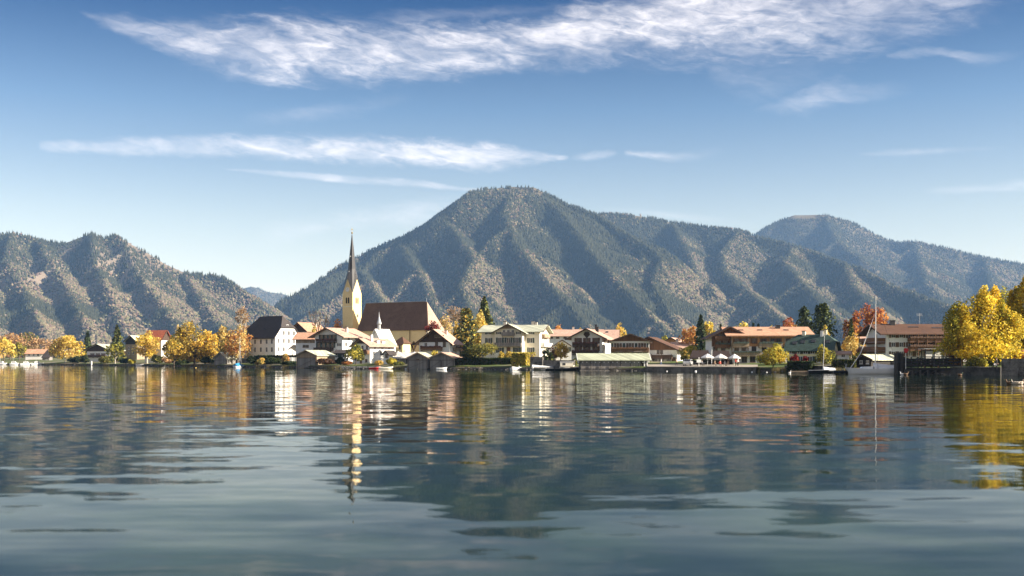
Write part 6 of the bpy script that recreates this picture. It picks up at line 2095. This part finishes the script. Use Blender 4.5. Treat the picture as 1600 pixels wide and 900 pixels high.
def cafe():
    s = shore_d
    gp = 1.16
    def parasol(label, px, D, top, w):
        o = thing('parasol', label, 'parasol', (X(px, D), D, gp), 0, 'pale parasols on the cafe terrace')
        H = Z(top, D) - gp; r = w / F * D / 2
        MB().tube([(0, 0, -.1), (0, 0, H)], .04, 8).build('pole', M['alu'], o)
        MB().lathe([(.03, H), (r * .5, H - .38), (r, H - .80), (r, H - 1.02)], 8).build('canopy', M['canvas'], o)
        for q in range(8):
            t = 2 * math.pi * (q + .5) / 8
            MB().beam((.04 * math.cos(t), .04 * math.sin(t), H - .12), (r * .97 * math.cos(t), r * .97 * math.sin(t), H - .86), .025).build('rib', M['tan_wood'], o)
        MB().lathe([(.3, 0), (.3, .12), (.06, .16)], 10).build('base', M['metal'], o)
    parasol('leftmost of the three pale parasols before the dark terrace awnings', 1105.5, 244, 552.5, 21)
    parasol('middle one of the three pale parasols on the terrace', 1126, 241, 552.7, 21)
    parasol('right parasol of the three, in front of the hotel wall', 1147.5, 237, 553, 19)
    for px0, px1, top, lab in ((1079, 1110.5, 547, 'left dark red brown terrace awning behind the parasols'), (1113, 1143, 547.5, 'right dark red brown terrace awning in front of the hotel wing')):
        D = 254
        x0, x1 = X(px0, D), X(px1, D); w = x1 - x0
        o = thing('awning', lab, 'awning', ((x0 + x1) / 2, D, 1.25), 0, 'dark awnings over the terrace')
        zt, zb = Z(top, D) - 1.25, Z(561, D) - 1.25
        b = MB()
        P = [(-w / 2 + 1.0, 3.5, zt), (w / 2, 3.5, zt), (w / 2, -.5, zb + .35), (-w / 2 - .3, -.5, zb + .35)]
        b.face(P); b.face([P[3], P[2], (w / 2, -.52, zb), (-w / 2 - .3, -.52, zb)])
        sh = b.build('cloth', M['awning'], o)
        md = sh.modifiers.new('thickness', 'SOLIDIFY'); md.thickness = .04
        for x in (-w / 2, 0, w / 2 - .1): MB().tube([(x, -.4, -.2), (x, -.4, zb + .3)], .05, 6).build('post', M['metal'], o)
        MB().beam((-w / 2 + 1, 3.52, zt - .06), (w / 2, 3.52, zt - .06), .1).build('rail', M['metal'], o)
    # tables
    for i, (px, D, lab) in enumerate(((1098, 243, 'left cafe table under the parasols'), (1118, 240, 'second cafe table between the left and middle parasol'), (1134, 238, 'third cafe table right of the middle parasol'), (1152, 236, 'right cafe table under the hotel wall'), (1090, 244, 'cafe table nearest the parked car'))):
        o = thing('table', lab + ' on the promenade', 'table', (X(px, D), D, gp), 0, 'cafe tables')
        MB().box(-.6, .6, -.4, .4, .70, .74).build('table_top', M['cloth_white'] if i % 2 == 0 else M['brown_wood'], o)
        MB().tube([(0, 0, 0), (0, 0, .70)], .05, 6).lathe([(.3, 0), (.28, .05), (.05, .08)], 8).build('leg', M['metal'], o)
    G = 'guests on the cafe terrace'
    def seat(label, px, D, rz):
        o = thing('chair', label, 'chair', (X(px, D), D, gp), rz, 'cafe chairs')
        MB().box(-.22, .22, -.2, .24, .40, .45).build('seat', M['brown_wood'], o)
        MB().box(-.22, .22, .24, .28, .45, .92).build('backrest', M['brown_wood'], o)
        for sx in (-.19, .19):
            for sy in (-.17, .23): MB().tube([(sx, sy, -.02), (sx, sy, .40)], .022, 5).build('leg', M['metal'], o)
    for px, D, rz, sh, tr, lab in ((1117, 239.2, 1.3, 'cloth_tan', 'cloth_blue', 'seated guest in tan at the second cafe table'), (1125, 239, .3, 'cloth_red', 'cloth_tan', 'seated guest in red below the middle parasol'), (1132.5, 237, 1.5, 'cloth_white', 'cloth_blue', 'seated guest in white at the third cafe table'), (1137.5, 237, -1.4, 'cloth_tan', 'cloth_tan', 'seated guest in tan right of the third cafe table'), (1097, 242, 1.4, 'cloth_white', 'cloth_black', 'seated guest in white below the left parasol')):
        person(lab, px, D, gp, sh, tr, rz, seated=True, group=G)
        seat('brown chair under the ' + lab, px, D, rz)
    person('standing guest in white shirt and dark trousers under the right parasol', 1153, 236.5, gp, 'cloth_white', 'cloth_black', .4, group=G)
    person('standing guest in dark red by the right parasol', 1149.5, 236, gp, 'cloth_red', 'cloth_black', 1.2, group=G)
    person('walker in pale clothes before the low guesthouse', 1057, 250, gp, 'cloth_tan', 'cloth_black', 1.4, group=G, walk=.5)
    person('walker in white before the low guesthouse door', 1033, 256, 1.2, 'cloth_white', 'cloth_blue', -1.4, group=G, walk=.4)
    person('person in black jacket with a pale bag standing under the big maple', 1557, 170.5, .98, 'cloth_black', 'cloth_black', .8, h=1.85)
    D = 170.3
    o = thing('bag', 'pale shoulder bag at the hip of the person in black', 'bag', (X(1555, D), D, 1.78))
    MB().box(-.2, .2, -.08, .08, -.14, .14).build('body', M['cloth_white'], o)
    MB().tube([(-.18, 0, .14), (-.05, .05, .5), (.16, 0, .14)], .015, 5).build('strap', M['cloth_white'], o)
    # car
    D = 247
    o = thing('car', 'small silver car parked at the left end of the terrace', 'car', (X(1075, D), D, 1.2), 1.25)
    P = [(-1.95, .35), (-2.0, .75), (-1.85, .95), (-1.2, 1.0), (-.65, 1.48), (.9, 1.5), (1.6, 1.05), (1.95, .9), (2.0, .4)]
    MB().prism(P, -.8, .8, 'y').build('body', M['alu'], o)
    for sy in (-1, 1):
        MB().prism([(-1.05, 1.02), (-.6, 1.40), (.85, 1.42), (1.4, 1.05)], sy * .805, sy * .82, 'y').build('side_window', M['glass'], o)
        for x in (-1.25, 1.25):
            w = MB().tube([(x, sy * .62, .32), (x, sy * .83, .32)], .32, 14).build('wheel', M['rubber'], o)
            MB().tube([(x, sy * .831, .32), (x, sy * .845, .32)], .19, 10).build('rim', M['alu'], w)
        MB().box(-2.03, -1.98, sy * .6 - .14, sy * .6 + .14, .66, .82).build('headlight', M['trim'], o)
    b = MB(); b.face([(-1.22, -.68, 1.03), (-1.22, .68, 1.03), (-.69, .62, 1.46), (-.69, -.62, 1.46)]); b.v = [(x - .02, y, z + .02) for x, y, z in b.v]
    b.build('windscreen', M['glass'], o)
    # flag pole like white posts along the promenade
    for px, top, D, lab in ((1092, 560, 240, 'slim white post before the left terrace awning'), (1112, 548, 240, 'taller pale post between the two terrace awnings')):
        o = thing('post', lab, 'post', (X(px, D), D, gp), 0, 'posts on the promenade')
        H = Z(top, D) - gp
        MB().tube([(0, 0, -.2), (0, 0, H)], .07, 7).build('pole', M['canvas'], o)
        MB().lathe([(.11, H), (.14, H + .1), (.02, H + .25)], 8).build('finial', M['canvas'], o)
        if top > 555: MB().box(-.5, .5, -.1, -.071, H - .9, H - .25).build('board', M['trim'], o)


cafe()


def duck(label, px, D, rz, body, head, sc_=1.0, group='ducks on the lake', name='duck', up=1.0):
    o = thing(name, label, name, (X(px, D), D, 0), rz, group)
    b = MB()
    b.tube([(-.34, 0, .16), (-.22, 0, .12), (0, 0, .09), (.16, 0, .11), (.24, 0, .16), (.27, 0, .16 + .12 * up), (.29, 0, .16 + .2 * up), (.36, 0, .17 + .21 * up)], [.01, .09, .15, .13, .085, .05, .062, .03], 10)
    b.v = [(x * sc_, y * sc_ * 1.05, z * sc_) for x, y, z in b.v]
    me = b.mesh('body', [M[body], M[head]], True)
    for f in me.polygons: f.material_index = 1 if f.center.x > .24 * sc_ else 0
    link('body', me, o)
    k = MB().tube([(.36, 0, .165 + .205 * up), (.46, 0, .15 + .2 * up)], [.028, .012], 6); k.v = [(x * sc_, y * sc_, z * sc_) for x, y, z in k.v]
    k.build('beak', M['gold'], o)
    for sg in (-1, 1):
        w = MB().tube([(-.3, sg * .10, .2), (-.05, sg * .145, .17), (.12, sg * .12, .15)], [.015, .06, .03], 6); w.v = [(x * sc_, y * sc_, z * sc_) for x, y, z in w.v]
        w.build('wing', M[body], o)
    return o


M['duck_brown'] = mat_plain('brown_feathers', (0.16, 0.10, 0.06), 0.8, var=.5, scale=12)
M['duck_grey'] = mat_plain('grey_feathers', (0.50, 0.42, 0.34), 0.8, var=.3, scale=12)
M['duck_green'] = mat_plain('dark_green_head', (0.02, 0.06, 0.035), 0.4)
duck('dark brown duck leading the three ducks at the right edge', 1578, 108, 3.0, 'duck_brown', 'duck_brown', 1.25)
duck('pale grey drake in the middle of the three ducks at the right edge', 1586.5, 107, 2.6, 'duck_grey', 'duck_green', 1.3)
duck('pale brown duck last of the three ducks at the right edge', 1594, 108, .3, 'duck_grey', 'duck_brown', 1.25)
duck('white swan swimming before the ball shaped yellow green tree', 1234, 206, .4, 'trim', 'trim', .85, 'swans on the lake', 'swan', 2.2)
duck('white swan at the foot of the heavy mooring piles', 1410, 180, 2.5, 'trim', 'trim', 1.2, 'swans on the lake', 'swan', 1.6)
duck('brown duck right of the swan under the steamer pier', 1415.5, 179.5, .2, 'duck_brown', 'duck_brown', 1.3)
duck('small dark duck below the quay under the big maple', 1500, 172, .1, 'duck_brown', 'duck_green', 1.2)
